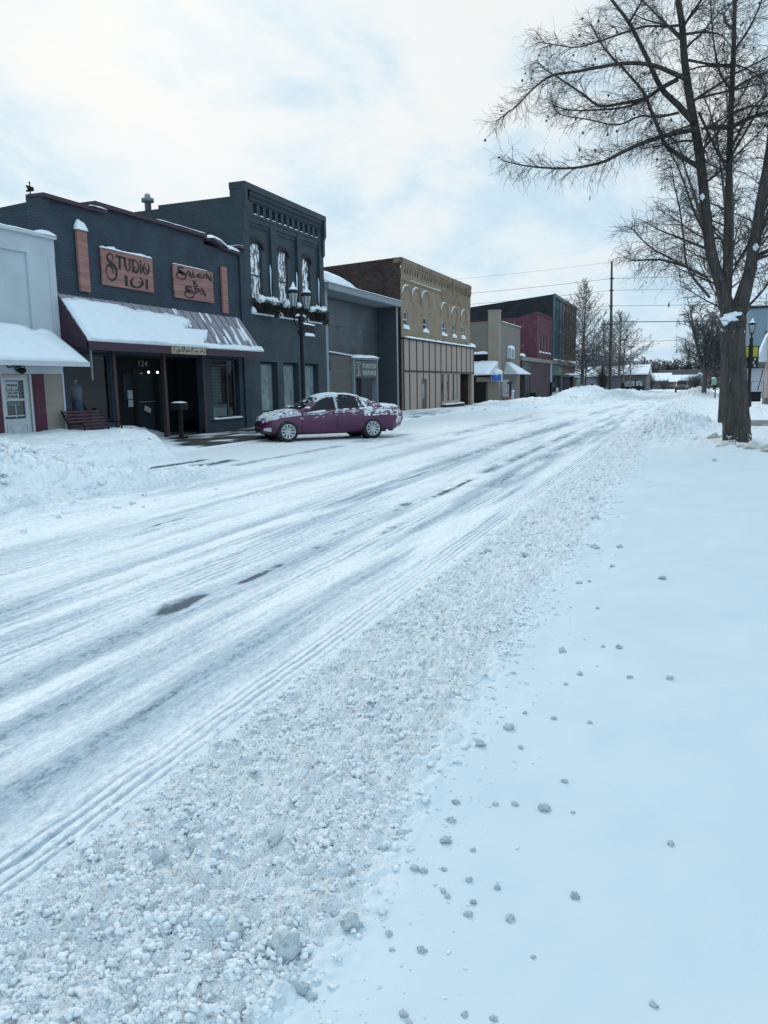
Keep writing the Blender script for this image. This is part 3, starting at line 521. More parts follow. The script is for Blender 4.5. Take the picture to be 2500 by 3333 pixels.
# scroll lantern above the door
t=on_wall('wall_lantern','black wrought scroll lantern above the white door','lantern',15.35,2.05,x=FX+.03)
m=MB(); X0=FX+.08
m.tube(smooth2([(X0,15.02,2.21),(X0,15.06,2.18),(X0,15.14,2.20),(X0,15.24,2.235),(X0,15.33,2.20)]),.014,5); m.tube(smooth2([(X0,15.36,2.21),(X0,15.45,2.245),(X0,15.53,2.22),(X0,15.55,2.17),(X0,15.50,2.15)]),.013,5); m.blob((X0,15.02,2.21),.022,2); m.blob((X0,15.33,2.215),.03,3); m.blob((X0,15.40,2.22),.03,4); m.tube(smooth2([(X0,15.22,2.2),(X0+.02,15.26,2.13),(X0+.02,15.32,2.08)]),.016,5); m.part('scroll_bracket',black,t)
m=MB(); m.lathe([(.02,0),(.05,.012),(.085,.05),(.105,.095),(.11,.10),(.09,.115),(.04,.15),(.012,.16)],(FX+.14,15.40,2.03),10); m.part('lamp_basket',black,t)
# paper notices in the door
def notice(name,label,y0,y1,z0,z1,lines,x,mat=paper):
    b=MB(); b.box(x-.004,x,y0,y1,z0,z1); t=thing(name,label,'notice',(x,(y0+y1)/2,z0)); b.part('sheet',mat,t); wd=y1-y0
    for txt,zc,h,inv in lines:
        if inv:
            q=MB(); q.box(x,x+.003,y0+wd*.03,y1-wd*.03,zc-h*.35,zc+h*1.05); q.part('dark_band',ink,t)
        q=MB(); text_mb(q,txt,h*1.35,(x+(.003 if inv else 0),y0+wd*.07,zc),width=wd*.86,bold=.004,ext=.002); q.part('lettering',paper if inv else ink,t)
    return t
notice('rental_notice','white notice reading office space for rent in the white shop door','notice' and 15.035,15.42,1.43,1.85,(('OFFICE SPACE',1.73,.055,0),('FOR RENT',1.635,.055,1),('WITH LARGE',1.545,.045,0),('STORAGE',1.46,.055,0)),FX-.055)
b=MB(); b.box(FX-.062,FX-.058,15.04,15.44,1.26,1.37); b.top('paper_strip',M('faded grey green paper',(.14,.19,.18),.8,.2,30,0,c2=(.05,.07,.07),th=(.5,.6)),'faded grey strip of paper below the rental notice in the door','notice')

# ================================================================== salon
t=thing('salon','dark navy brick salon with maroon coping and a deep snowy awning','building',(FX,21.7,0)); salon=t
w=MB(); HZ=2.62
holes=[(17.17,18.80,.72,HZ),(18.98,23.36,0.02,HZ),(23.97,25.78,.52,HZ)]
wall(w,16.9,26.48,0,6.36,holes,FX,.20)
w.box(FX-.4,FX,16.88,18.93,6.36,6.42); w.box(FX-.4,FX-.001,18.94,23.9,6.36,6.58); w.box(FX-.4,FX-.002,18.5,18.94,6.52,6.58); w.box(FX-.4,FX-.002,23.9,26.48,6.36,6.37); w.box(FX-.4,FX,26.06,26.48,6.37,6.55)
w.box(FX-.45,FX+.05,16.60,16.9,5.42,6.44); 
w.quad((FX-.4,16.9,0),(FX-.4,16.9,6.44),(-30,16.9,5.6),(-30,16.9,0)); w.quad((FX-.4,16.9,6.25),(FX-.4,26.4,6.25),(-30,26.4,5.5),(-30,16.9,5.5))
w.box(FX,FX+.07,26.06,26.46,0,6.36); w.part('front_wall',navy,t)
c=MB(); c.box(FX-.45,FX+.13,16.6,18.95,6.42,6.52); c.box(FX-.45,FX+.13,18.5,23.92,6.58,6.69)
cv=[(23.9,6.56),(24.15,6.60),(24.45,6.55),(24.8,6.45),(25.1,6.42),(26.0,6.40)]
for a,b in zip(cv,cv[1:]): c.prism([(FX-.4,a[0],a[1]-.09),(FX-.4,b[0],b[1]-.09),(FX-.4,b[0],b[1]),(FX-.4,a[0],a[1])],(.52,0,0))
c.box(FX-.45,FX+.13,26.0,26.5,6.55,6.65); c.part('coping',plumtrim,t)
s=MB(); snow_cap(s,[(FX,18.3,6.52),(FX,18.9,6.52)],.4,.06,4); s.part('snow',snowlump,t); s=MB(); snow_cap(s,[(FX-.05,21.2,6.69),(FX-.05,23.85,6.69)],.42,.035,5); s.part('snow',snowlump,t); s=MB(); snow_cap(s,[(FX,23.95,6.57),(FX,24.2,6.61),(FX,24.5,6.56),(FX,24.85,6.46),(FX,25.2,6.42)],.5,.11,6); snow_cap(s,[(FX-.1,25.2,6.42),(FX-.1,26.0,6.41)],.45,.13,7); snow_cap(s,[(FX-.1,26.02,6.65),(FX-.1,26.4,6.65)],.4,.06,8); s.part('snow',snowlump,t)
# recessed entry and shop windows
e=MB(); XB=FX-1.62
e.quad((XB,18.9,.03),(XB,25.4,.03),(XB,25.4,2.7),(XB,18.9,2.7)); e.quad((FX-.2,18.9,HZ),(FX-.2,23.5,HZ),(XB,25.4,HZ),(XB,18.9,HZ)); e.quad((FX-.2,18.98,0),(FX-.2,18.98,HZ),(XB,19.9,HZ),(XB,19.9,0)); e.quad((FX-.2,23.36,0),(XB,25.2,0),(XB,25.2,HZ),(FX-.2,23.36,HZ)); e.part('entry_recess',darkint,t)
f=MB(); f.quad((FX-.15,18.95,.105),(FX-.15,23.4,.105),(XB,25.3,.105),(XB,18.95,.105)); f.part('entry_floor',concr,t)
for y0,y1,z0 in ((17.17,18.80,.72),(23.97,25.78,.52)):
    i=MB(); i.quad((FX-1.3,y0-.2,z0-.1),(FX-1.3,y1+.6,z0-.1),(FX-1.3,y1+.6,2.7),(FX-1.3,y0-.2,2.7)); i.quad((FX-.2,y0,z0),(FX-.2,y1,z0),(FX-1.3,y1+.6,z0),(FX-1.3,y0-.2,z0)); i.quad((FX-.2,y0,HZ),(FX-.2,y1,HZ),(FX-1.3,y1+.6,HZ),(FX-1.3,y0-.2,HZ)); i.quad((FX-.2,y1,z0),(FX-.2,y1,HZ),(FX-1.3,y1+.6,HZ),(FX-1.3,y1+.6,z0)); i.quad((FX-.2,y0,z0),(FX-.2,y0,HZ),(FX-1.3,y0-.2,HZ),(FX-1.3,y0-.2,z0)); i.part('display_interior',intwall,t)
window(t,17.17,18.80,.72,2.60,FX-.06,navyd,clear,.05,None,(),'shop_window'); window(t,23.97,25.62,.54,2.60,FX-.10,navyd,clear,.06,2.40,(25.12,),'shop_window')
q=MB(); q.box(FX-.14,FX+.07,23.9,25.85,.47,.53); q.part('sill',navyd,t); s=MB(); snow_cap(s,[(FX,23.95,.53),(FX,25.8,.53)],.16,.05,9); s.part('sill_snow',snowlump,t)
bl=MB(); 
for k in range(26): bl.box(FX-.34,FX-.325,24.05,25.05,1.06+k*.05,1.092+k*.05)
bl.part('window_blind',M('pale green blind slats',(.15,.20,.20),.7,.15,2,0),t); bl=MB(); bl.box(FX-.34,FX-.325,24.05,25.5,.6,1.03); bl.part('window_card',M('pale green card',(.16,.23,.21),.8,.2,3,0),t)
# entry posts, door, sidelights
pm=M('dark maroon brown post',(.055,.034,.038),.6,.25,6,.1,40)
for x,y,z0 in ((FX+.02,18.93,.1),(FX+.02,21.28,.1),(FX+.02,23.44,.06)):
    p=MB(); p.box(x-.09,x+.03,y-.065,y+.065,z0,2.78); p.box(x-.10,x+.04,y-.08,y+.08,z0,z0+.14); p.part('awning_post',pm,t)
d=MB(); XD=XB+.04; wall(d,21.78,22.98,.10,2.28,((21.95,22.82,.22,1.16),(21.95,22.82,1.22,2.14)),XD,.04); d.box(XD,XD+.03,21.9,22.88,1.165,1.215); dd=d.part('entry_door',black,t); p=MB(); p.box(XD-.035,XD-.02,21.95,22.82,.22,2.14); p.part('pane',glassmat('dim door glass',(.030,.042,.05),.1,.5),dd); p=MB(); p.box(XD+.031,XD+.045,21.95,22.82,1.18,1.205); p.part('push_bar',greylt,dd); p=MB(); p.box(XD+.001,XD+.012,21.95,22.9,.19,.225); p.part('kick_rail',greylt,dd)
sg_=glassmat('sidelight glass',(.034,.046,.054),.1,.5)
for bb in ((21.3,21.74,1.28,2.1),(23.1,23.3,.2,2.1),(24.0,24.5,.9,2.55)): q=MB(); q.box(XD-.02,XD,*bb); q.part('sidelight',sg_,t)
q=MB(); text_mb(q,'124',.27,(XD+.01,22.1,2.36),width=.46,ext=.004); q.part('house_number',M('pale number paint',(.34,.38,.39),.6,.1,5,0),t)
for z0,z1 in ((1.30,1.58),(1.05,1.27)):
    q=MB(); q.box(XD,XD+.006,21.46,21.70,z0,z1); q.part('posted_paper',paper,t)
q=MB(); q.obox((XD+.004,22.24,.92),(.004,0,0),(0,.32,-.12),(0,.06,.16)); q.part('door_notice',paper,dd)
# awning: sloping metal roof, end cheeks, fascia
aw=MB(); x1=FX+.90; ya,yb=16.92,25.98
aw.quad((FX,ya,4.10),(FX,yb,4.10),(x1,yb,2.86),(x1,ya,2.86)); y=ya
while y<yb-.05: aw.obox((FX,y,4.105),(0.90,0,-1.24),(0,.035,0),(.02,0,.014)); y+=.42
a=aw.part('awning',metalroof,t)
f=MB(); f.box(x1-.04,x1+.03,ya,yb,2.64,2.86); 
for y in (ya,yb-.03): f.prism([(FX,y,2.75),(FX,y,4.10),(x1,y,2.86),(x1,y,2.66)],(0,.03,0))
f.quad((FX,ya,2.72),(x1,ya,2.68),(x1,yb,2.68),(FX,yb,2.72)); f.part('fascia',plumtrim,a)
def awt(u,v):
    n=float(fbm(np.array(u*9+.3),np.array(v*3.1),4)); edge=.56+.10*n+.10*(v>.55)-.0*v
    full=1-float(sst(edge-.012,edge+.012,np.array(u)))
    top=float(sst(.05,.22,np.array(v+.10*n-.55*max(0,u-.25)**1.2)))            # the upper edge has slid off towards the right
    low=float(sst(.80,.86,np.array(v+.05*float(fbm(np.array(u*16),np.array(2.),3))-.03)))
    st_=float(fbm(np.array(u*34+.9*v),np.array(v*1.6+5),4)); pat=float(sst(.22,.46,np.array(st_-.10*v+.14*float(sst(.70,.95,np.array(u))))))*(u>.45)
    h=max(full*top*.13,low*.065,pat*.020); return h*(1+.5*n)-.012 if h>.002 else -.05
s=MB(); slab_snow(s,(FX+.01,ya,4.11),(FX+.01,yb,4.11),(x1+.02,yb,2.87),(x1+.02,ya,2.87),awt,260,60); s.part('snow',snow,a)
pp=MB(); pp.box(FX-.02+.86,FX+.88,17.02,17.05,1.86,2.7) ; pp.part('downpipe',greylt,a)
q=MB(); q.lathe([(.05,0),(.05,.12),(.03,.13)],(FX-.43,16.75,6.44),8); q.lathe([(.015,0),(.015,.32),(.03,.33),(.01,.36)],(FX-.43,16.75,6.5),6); q.obox((FX-.55,16.74,6.62),(.24,0,0),(0,.02,0),(0,0,.05)); q.obox((FX-.44,16.63,6.70),(.02,0,0),(0,.24,0),(0,0,.05)); q.blob((FX-.43,16.75,6.69),.06,3); q.part('roof_finial',black,t)
for y in (20.9,21.35):
    q=MB(); q.blob((XB+.35,y*1.062,2.16),.035,2,8,6,.05); o=q.top('spot_lamp',emis('lit spot bulb',(1,.96,.9),6),'tiny lit white bulb under the awning %s the number door'%('left beside' if y<21 else 'right of'),'lamp',group='lit bulbs under the awning')
# signs and decorative boards
def boards(name,label,cat,y0,y1,z0,z1,n,th=.05,group=None):
    t=thing(name,label,cat,(FX+.02,(y0+y1)/2,z0),0,group); h=(z1-z0)/n; b=MB(); rn=random.Random(int(y0*100))
    if n>1:
        for k in range(n): b.box(FX+.02,FX+.02+th+rn.uniform(-.004,.004),y0+rn.uniform(-.015,.015),y1+rn.uniform(-.015,.015),z0+k*h+.002,z0+(k+1)*h-.002)
    else: b.box(FX+.02,FX+.02+th,y0,y1,z0,z1)
    b.part('board',cedar,t); return t
st=boards('studio_sign','wide red cedar sign lettered Studio 101 in black','sign',18.66,20.94,4.50,5.50,5)
s=MB(); snow_cap(s,[(FX+.05,18.66,5.50),(FX+.05,19.3,5.50)],.10,.10,11,lump=.8); s.part('snow',snowlump,st); s=MB(); snow_cap(s,[(FX+.05,19.25,5.50),(FX+.05,20.9,5.50)],.08,.055,12,lump=.9); s.part('snow',snowlump,st)
def mapper(tl,tr,bl,br,y0,y1,z0,z1,x):
    def f(a,b):
        u=v=.5
        for _ in range(12):
            px=(tl[0]*(1-u)+tr[0]*u)*(1-v)+(bl[0]*(1-u)+br[0]*u)*v; py=(tl[1]*(1-u)+tr[1]*u)*(1-v)+(bl[1]*(1-u)+br[1]*u)*v
            u+=(a-px)/(tr[0]-tl[0]); v+=(b-py-(tr[1]-tl[1])*(a-px)/(tr[0]-tl[0]))/(bl[1]-tl[1])
        return (x,y0+(y1-y0)*u,z1+(z0-z1)*v)
    return f
f=mapper((165,190),(1490,490),(240,1160),(1560,1360),18.66,20.94,4.50,5.50,FX+.075); N_=(1,0,0)
q=MB(); S=lambda p,w:stroke(q,p,w,f,N_)
S([(440,510),(460,430),(430,375),(375,352),(325,395),(325,480),(385,570),(470,645),(530,740),(555,860),(530,980),(465,1040),(390,1010),(325,905),(302,790),(315,690),(365,650),(420,690),(455,780),(462,870)],[.05,.03,.05,.10,.12,.07,.05,.03,.05,.07,.02])
S([(530,490),(535,405),(600,425),(660,440),(730,455),(738,520)],[.015,.05,.05,.05,.015]); S([(620,430),(632,740)],[.09,.08]); S([(598,738),(668,755)],[.02,.02])
S([(755,465),(762,600),(790,730),(840,785),(885,750),(885,640),(878,490)],[.09,.09,.05,.04,.07,.09]); S([(720,455),(795,475)],[.02,.02]); S([(840,485),(915,500)],[.02,.02])
S([(958,505),(975,815)],[.09,.08]); S([(925,495),(1020,525),(1090,600),(1115,700),(1090,800),(1045,835),(1012,785),(1020,710),(1060,690)],[.03,.04,.06,.09,.06,.03,.04]); S([(940,815),(1000,825)],[.02,.02])
S([(1168,610),(1185,850)],[.09,.08]); S([(1130,552),(1195,560)],[.05,.05]); S([(1150,845),(1215,862)],[.02,.02]); S(ell(1322,735,78,145,-60,250),[.02,.05,.09,.06,.04,.06,.10,.06,.02]); S([(1245,740),(1290,715),(1330,770),(1350,845)],[.02,.05,.06,.02])
S([(790,910),(808,1170)],[.12,.12]); S(ell(1078,1085,150,135,-65,245),[.02,.06,.14,.08,.04,.08,.14,.06,.02]); S([(1100,1085),(1170,1080)],[.02,.03]); S([(1338,1010),(1352,1275)],[.12,.12]); S([(770,1168),(960,1200)],[.02,.01])
q.part('lettering',ink,st)
sl_=boards('salon_sign','smaller red cedar sign lettered Salon and Spa in black','sign',21.99,24.24,4.47,5.50,5)
s=MB(); snow_cap(s,[(FX+.05,22.0,5.50),(FX+.05,23.9,5.50)],.07,.025,13); s.part('snow',snowlump,sl_)
f=mapper((160,240),(1360,545),(230,1270),(1400,1450),21.99,24.24,4.47,5.50,FX+.075); q=MB()
S([(440,440),(445,390),(385,363),(312,395),(318,460),(400,512),(490,562),(532,630),(510,700),(440,716),(340,690),(268,620),(278,540),(350,508),(420,550),(452,622)],[.03,.05,.09,.12,.07,.05,.03,.05,.07,.02]); S([(545,600),(590,478),(650,560),(705,682)],[.03,.05,.09,.09]); S([(585,590),(675,622)],[.03,.03]); S([(725,490),(755,652),(800,660),(855,650)],[.09,.07,.03,.05]); S(ell(985,622,92,78,-60,250),[.02,.05,.08,.05,.03,.06,.09,.05,.02]); S([(905,640),(960,598),(1000,645)],[.02,.05,.03]); S([(1150,735),(1140,580),(1215,680),(1295,785),(1282,600)],[.04,.07,.09,.07,.05]); S([(1345,780),(1355,785)],[.03,.03])
S([(820,795),(750,782),(762,830),(820,850),(745,870),(780,935),(840,940),(872,900),(840,885)],[.03,.04,.05,.03,.05,.05,.03]); S([(675,1035),(685,965),(600,940),(530,980),(560,1035),(640,1060),(720,1092),(772,1170),(740,1260),(640,1286),(540,1240),(500,1160),(560,1090),(640,1112),(695,1170)],[.03,.05,.07,.09,.06,.06,.05,.03,.06,.08,.03]); S([(810,1005),(820,1165)],[.07,.07]); S([(780,1008),(880,1012),(932,1052),(885,1100),(822,1112)],[.03,.05,.07,.05,.03]); S([(960,1165),(1005,1020),(1070,1120),(1135,1235)],[.03,.06,.09,.09]); S([(985,1162),(1080,1185)],[.03,.03])
q.part('lettering',ink,sl_)
pl=boards('cedar_board','tall red cedar board left of the Studio 101 sign, capped with snow','wall board',17.74,18.12,4.24,5.83,1,.07,'upright cedar boards'); s=MB(); snow_cap(s,[(FX+.06,17.72,5.83),(FX+.06,18.13,5.83)],.16,.22,14,lump=.8); s.part('snow',snowlump,pl)
boards('cedar_board','narrow red cedar board right of the Salon and Spa sign','wall board',24.79,25.12,4.20,5.77,1,.07,'upright cedar boards')
q=MB(); q.box(x1+.032,x1+.06,20.42,22.23,2.645,2.885); fs=thing('fascia_sign','cream handwritten sign board fixed to the maroon awning fascia','sign',(x1+.03,21.3,2.645)); q.part('board',cream,fs)
s=MB(); snow_cap(s,[(x1+.045,20.42,2.885),(x1+.045,22.2,2.885)],.04,.02,15); s.part('snow',snowlump,fs)
f=mapper((150,165),(1490,240),(170,440),(1490,540),20.42,22.23,2.645,2.885,x1+.062); q=MB()
for p in ([(280,190),(235,230),(240,320),(215,400)],[(280,185),(330,200)],[(430,225),(425,280)],[(330,330),(400,330),(470,340),(425,395),(290,390)],[(590,210),(550,290),(545,380),(580,400)],[(590,205),(640,240),(640,300),(600,350),(570,400)],[(720,280),(710,390),(690,400)],[(690,395),(760,370),(830,380),(820,400)],[(960,230),(920,330),(895,420)],[(940,240),(990,250)],[(1010,390),(1060,400),(1100,385),(1160,400)],[(1330,250),(1325,360)],[(1230,450),(1270,400),(1320,390),(1370,410),(1440,450)],[(1425,350),(1420,370)],[(950,460),(930,490)]): stroke(q,p,[.02,.035,.02],f,N_)
q.part('lettering',ink,fs)
# things standing before and inside the salon
dm=M('slate blue satin cloth',(.085,.13,.20),.5,.25,4,.4,14,stretch=(6,6,1)); t=thing('dress_form','blue gown on a shop dummy behind the left display window','dress form',(FX-.75,18.2,.72))
q=MB(); q.lathe([(.20,.0),(.19,.25),(.16,.5),(.13,.62),(.16,.78),(.18,.9),(.13,1.0),(.05,1.03)],(FX-.75,18.2,.74),14); q.part('gown',dm,t); q=MB(); q.lathe([(.02,0),(.02,.09),(.05,.10),(.05,.13),(.01,.15)],(FX-.75,18.2,1.76),8); q.part('neck_cap',whitep,t)
t=thing('park_bench','dark red slatted bench with black iron ends before the salon','bench',(FX+.55,17.35,.1)); 
for k in range(6): q=MB(); a0=(FX+.42-.05*k,16.62,.58+.085*k); q.obox(a0,(-.03,0,.055),(0,1.42,0),(.018,0,.01)); q.part('back_slat',benchm,t)
for k in range(4): q=MB(); q.box(FX+.48+.1*k,FX+.56+.1*k,16.62,18.04,.51,.535); q.part('seat_slat',benchm,t)
for y in (16.60,18.04):
    q=MB(); q.tube([(FX+.88,y,.1),(FX+.86,y,.5),(FX+.87,y,.70),(FX+.80,y,.74),(FX+.40,y,.74)],.022,6); q.tube([(FX+.44,y,.1),(FX+.44,y,.52),(FX+.14,y,1.08)],.022,6); q.tube([(FX+.88,y,.5),(FX+.42,y,.5)],.02,6); q.part('iron_end',black,t)
s=MB(); snow_cap(s,[(FX+.84,16.66,.535),(FX+.84,18.0,.535)],.07,.03,16); s.part('snow',snowlump,t)
q=MB(); 
for i in range(3): q.obox((FX+.3,16.22+.13*i,.38+.02*(i%2)),(.3,0,0),(0,.10,.0),(0,0,.03)); q.obox((FX+.3,16.22+.13*i,.46),(.28,0,.0),(0,.10,0),(0,0,.03))
q.top('stacked_slats','few pale wooden slats lying left of the dark red bench','slats') if 0 else q.top('pale_slats',M('pale wooden slats',(.42,.45,.46),.7,.1,6,0),'few pale slats stacked low at the left end of the bench','slats')
t=thing('smoking_post','black pedestal with a snow-topped box head beside the salon entry','pedestal',(FX+1.0,20.6,.1)); X0=FX+1.0; q=MB(); q.box(X0-.05,X0+.05,20.55,20.65,.1,1.0); q.box(X0-.14,X0+.14,20.45,20.75,.08,.13); q.part('column',black,t); q=MB(); q.box(X0-.17,X0+.17,20.36,20.78,.97,1.18); q.part('box_head',black,t); s=MB(); snow_cap(s,[(X0,20.36,1.18),(X0,20.78,1.18)],.30,.05,17); s.part('snow',snowlump,t)
# ================================================================== two storey slate blue brick building
t=thing('brick_commercial_building','two storey slate blue brick building with arched upper windows','building',(FX,30,0))
w=MB(); y0,y1=26.5,33.35
ups=[(27.12,28.0,4.88,7.0),(29.3,30.12,4.88,7.0),(31.38,32.2,4.88,7.0)]
gws=[(27.37,28.73,.60,2.58),(29.23,30.58,.60,2.58),(31.18,32.5,.60,2.58)]
bays=[(26.95,28.6),(29.05,30.85),(31.2,32.95)]
XR=FX-.12
wall(w,y0,y1,0,4.3,gws,FX,.32)
# upper part: recessed bays between pilasters
for a,b in ((y0,26.95),(28.6,29.05),(30.85,31.2),(32.95,y1)): w.quad((FX,a,4.3),(FX,b,4.3),(FX,b,7.85),(FX,a,7.85)); (w.quad((FX,a,4.3),(FX,a,7.85),(XR,a,7.85),(XR,a,4.3)) if a>y0 else 0); (w.quad((FX,b,4.3),(XR,b,4.3),(XR,b,7.85),(FX,b,7.85)) if b<y1 else 0)
for (a,b),u in zip(bays,ups): wall(w,a,b,4.3,7.55,(u,),XR,.16); w.quad((FX,a,4.3),(FX,b,4.3),(XR,b,4.3),(XR,a,4.3))
for (a,b) in bays: w.box(XR,FX-.02,a,b,7.68,7.86); w.box(XR,FX-.07,a,b,7.55,7.68)
wall(w,y0,y1,7.86,8.5,[(27.32+.475*k,27.58+.475*k,7.96,8.36) for k in range(12)],FX,.14)
# stepped side wall
[w.quad((a,y0,0),(a,y0,za),(b,y0,zb),(b,y0,0)) for a,za,b,zb in ((FX,8.9,FX-.49,8.92),(FX-.49,8.47,FX-3.61,8.45),(FX-3.61,8.32,FX-14.5,8.2))]; w.quad((FX-.49,y0,8.4),(FX-.49,y0,8.92),(FX-.49,y1,8.92),(FX-.49,y1,8.4))
w.quad((FX,y1,0),(-30,y1,0),(-30,y1,8.2),(FX,y1,8.9)); w.quad((-30,y0,0),(-30,y0,8.2),(-30,y1,8.2),(-30,y1,0)); w.quad((FX-.3,y0,8.2),(FX-.3,y1,8.2),(-30,y1,8.0),(-30,y0,8.0)); 0
w.part('brick_wall',teal,t)
c=MB(); c.box(FX-.5,FX+.16,y0-.02,y1+.05,8.72,8.95); c.box(FX-.3,FX+.10,y0+.45,y1,8.60,8.72); c.box(FX-.02,FX+.06,y0+.45,y1,8.42,8.60)
for k in range(46): c.box(FX+.0,FX+.09,27.0+.138*k,27.06+.138*k,8.50,8.60)
for y in (y0-.025,y1-.17): c.prism([(FX,y,7.2),(FX+.07,y,7.3),(FX+.08,y,7.9),(FX+.16,y,8.1),(FX+.16,y,8.72),(FX,y,8.72)],(0,.2,0))
c.part('cornice',navyd,t)
pv=MB()
for k in range(12): pv.box(FX-.145,FX-.13,27.33+.475*k,27.57+.475*k,7.965,8.355)
pv.part('frieze_panels',plumdark,t)
s=MB(); snow_cap(s,[(FX,y0+2.5,8.95),(FX,y1-.05,8.95)],.25,.03,21)
s.part('cornice_snow',snowlump,t)
for k in range(12): s=MB(); snow_cap(s,[(FX-.03,27.33+.475*k,7.962),(FX-.03,27.57+.475*k,7.962)],.12,.045,30+k); s.part('frieze_snow',snowlump,t)
for y in (28.58,30.83,32.93): s=MB(); s.tube([(XR+.05,y,5.0),(XR+.04,y,5.5),(XR+.05,y,6.1),(XR+.04,y,6.3)],[.012,.02,.035,.012],6); s.part('reveal_snow',snowlump,t)
for i,u in enumerate(ups):
    ym=(u[0]+u[1])/2; r=(u[1]-u[0])/2
    h=MB(); n=12; arc=lambda rr,zz0,k:(ym+rr*math.cos(math.pi*(1-k/n)),zz0+rr*.55*math.sin(math.pi*(1-k/n)))
    for k in range(n):
        a0=arc(r+.02,6.80,k);a1=arc(r+.02,6.80,k+1);b0=arc(r+.20,6.80,k);b1=arc(r+.20,6.80,k+1)
        h.prism([(XR-.02,*a0),(XR-.02,*a1),(XR-.02,*b1),(XR-.02,*b0)],(.10,0,0))
    h.part('arch_hood',plumdark,t)
    z=MB()          # spandrels that close the square opening down to the arch
    for k in range(n):
        a0=arc(r,6.80,k);a1=arc(r,6.80,k+1); z.add([(XR-.012,a0[0],a0[1]),(XR-.012,a1[0],a1[1]),(XR-.012,a1[0],7.03),(XR-.012,a0[0],7.03)],[(0,1,2,3)])
    z.part('arch_infill',teal,t)
    window(t,u[0]+.02,u[1]-.02,4.9,7.0,XR-.02,navyd,frost,.05,5.79,(),'arched_window')
for g in gws:
    wd=window(t,g[0]+.02,g[1]-.02,g[2]+.02,g[3]-.04,FX-.18,navyd,curtain,.07,None,(),'shop_window')
    q=MB(); q.box(FX-.30,FX+.06,g[0]-.06,g[1]+.06,.53,.598); sl=q.part('sill',navyd,t); s=MB(); snow_cap(s,[(FX-.03,g[0],.598),(FX-.03,g[1],.598)],.12,.03,int(g[0]*3)); s.part('snow',snowlump,sl)
q=MB(); q.lathe([(.13,0),(.13,1.05),(.25,1.06),(.25,1.20),(.12,1.24),(.12,1.33),(.05,1.36)],(-21.12,28.6,8.1),12); q.part('flue_pipe',greylt,t)
s=MB(); s.blob((-21.12,28.6,9.47),(.10,.10,.05),4); s.part('flue_snow',snowlump,t)
# planted boxes on the upper sills
def window_box(y0,y1,lab,sd):
    t=thing('window_box',lab,'window box',(FX+.02,(y0+y1)/2,4.36),0,'planted window boxes of the blue building'); rn=random.Random(sd)
    b=MB(); b.box(FX+.02,FX+.30,y0+.14,y1-.2,4.45,4.76); b.part('box',crate,t)
    s=MB(); s.box(FX-.14,FX+.05,y0-.12,y1+.02,4.32,4.38); snow_cap(s,[(FX-.0,y0-.12,4.38),(FX-.0,y0+.12,4.38)],.2,.22,sd,lump=.6); s.part('sill_snow',snowlump,t)
    fo=MB()
    for k in range(1100):
        y=rn.choice((rn.gauss(y0+.45,.16),rn.gauss(y1-.22,.07),rn.uniform(y0+.12,y1-.1))); z=rn.uniform(4.28,4.86) if y>y1-.45 else rn.uniform(4.42,4.86); x=FX+rn.uniform(.2,.46); d=Vector((rn.uniform(.2,1),rn.uniform(-1,1),rn.uniform(-1.2,.2))).normalized()*rn.uniform(.06,.15); o=d.cross(Vector((rn.random(),rn.random(),rn.random()))).normalized()*.016; p=Vector((x,y,z)); fo.add([p-o,p+o,p+d],[(0,1,2)])
    fo.part('evergreen_swag',wreath,t)
    s=MB()
    for k in range(5): 
        y=y0+.22+(y1-y0-.4)*k/4; s.blob((FX+.2+rn.uniform(-.04,.05),y,4.84+rn.uniform(0,.05)),(.17,.20,.12+rn.uniform(0,.07)),sd+k,9,7,.3)
    s.part('snow',snowlump,t)
window_box(26.98,28.5,'snow capped planter under the left arched window of the blue building',51); window_box(29.1,30.55,'snow capped planter under the middle arched window behind the double street lamp',62); window_box(31.45,32.9,'snow capped planter under the right arched window of the blue building',73)
# ================================================================== grey insurance office
t=thing('insurance_office','one storey dark grey office with deep roof fascia and recessed front','building',(FX,38.2,0)); ya,yb=33.38,42.95; XI=FX-1.15
w=MB(); wall(w,ya,yb,0,5.95,(),XI); w.quad((FX,yb-.27,0),(FX,yb-.27,5.9),(XI,yb-.27,5.9),(XI,yb-.27,0)); w.quad((FX,ya+.2,0),(XI,ya+.2,0),(XI,ya+.2,5.9),(FX,ya+.2,5.9)); w.quad((XI,yb,0),(-30,yb,0),(-30,yb,6),(XI,yb,6)); w.part('recessed_wall',greydk,t)
q=MB(); q.box(XI,XI+.03,35.1,38.7,4.55,5.75); q.part('reflection_panel',greypan,t); q=MB(); q.box(XI,XI+.02,35.1,40.5,3.2,4.53); q.box(XI,XI+.018,38.72,43,4.55,5.75); q.part('lower_panel',M('dark steel panel',(.052,.063,.075),.5,.25,.9,.06,30,c2=(.10,.11,.12),th=(.55,.75)),t)  # upper sheet is coloured lighter to stand for reflected sky
for y in (ya,yb-.27): q=MB(); q.box(FX-.25,FX,y+.01,y+.26,0,5.9); q.part('corner_column',greylt,t)
q=MB(); q.box(FX-1.2,FX+.22,ya-.02,yb-.02,5.87,6.14); q.box(FX-1.2,FX+.25,ya-.02,yb-.02,6.14,6.18); q.quad((-30,ya,6.1),(FX,ya,6.16),(FX,yb,6.16),(-30,yb,6.1)); q.part('roof_fascia',greylt,t)
s=MB(); slab_snow(s,(-20,ya+.05,6.17),(-20,yb-.05,6.17),(FX+.22,yb-.05,6.19),(FX+.22,ya+.05,6.19),lambda u,v:.02+.10*(1+.7*float(fbm(np.array(u*9),np.array(v*7),3)))*min(1,(1-v)*12)+.62*math.exp(-((u-.16)/.135)**4)*math.exp(-((v-.78)/.26)**2)*(1-.35*max(0,(v-.8)*4)),60,40); s.part('roof_snow',snow,t)
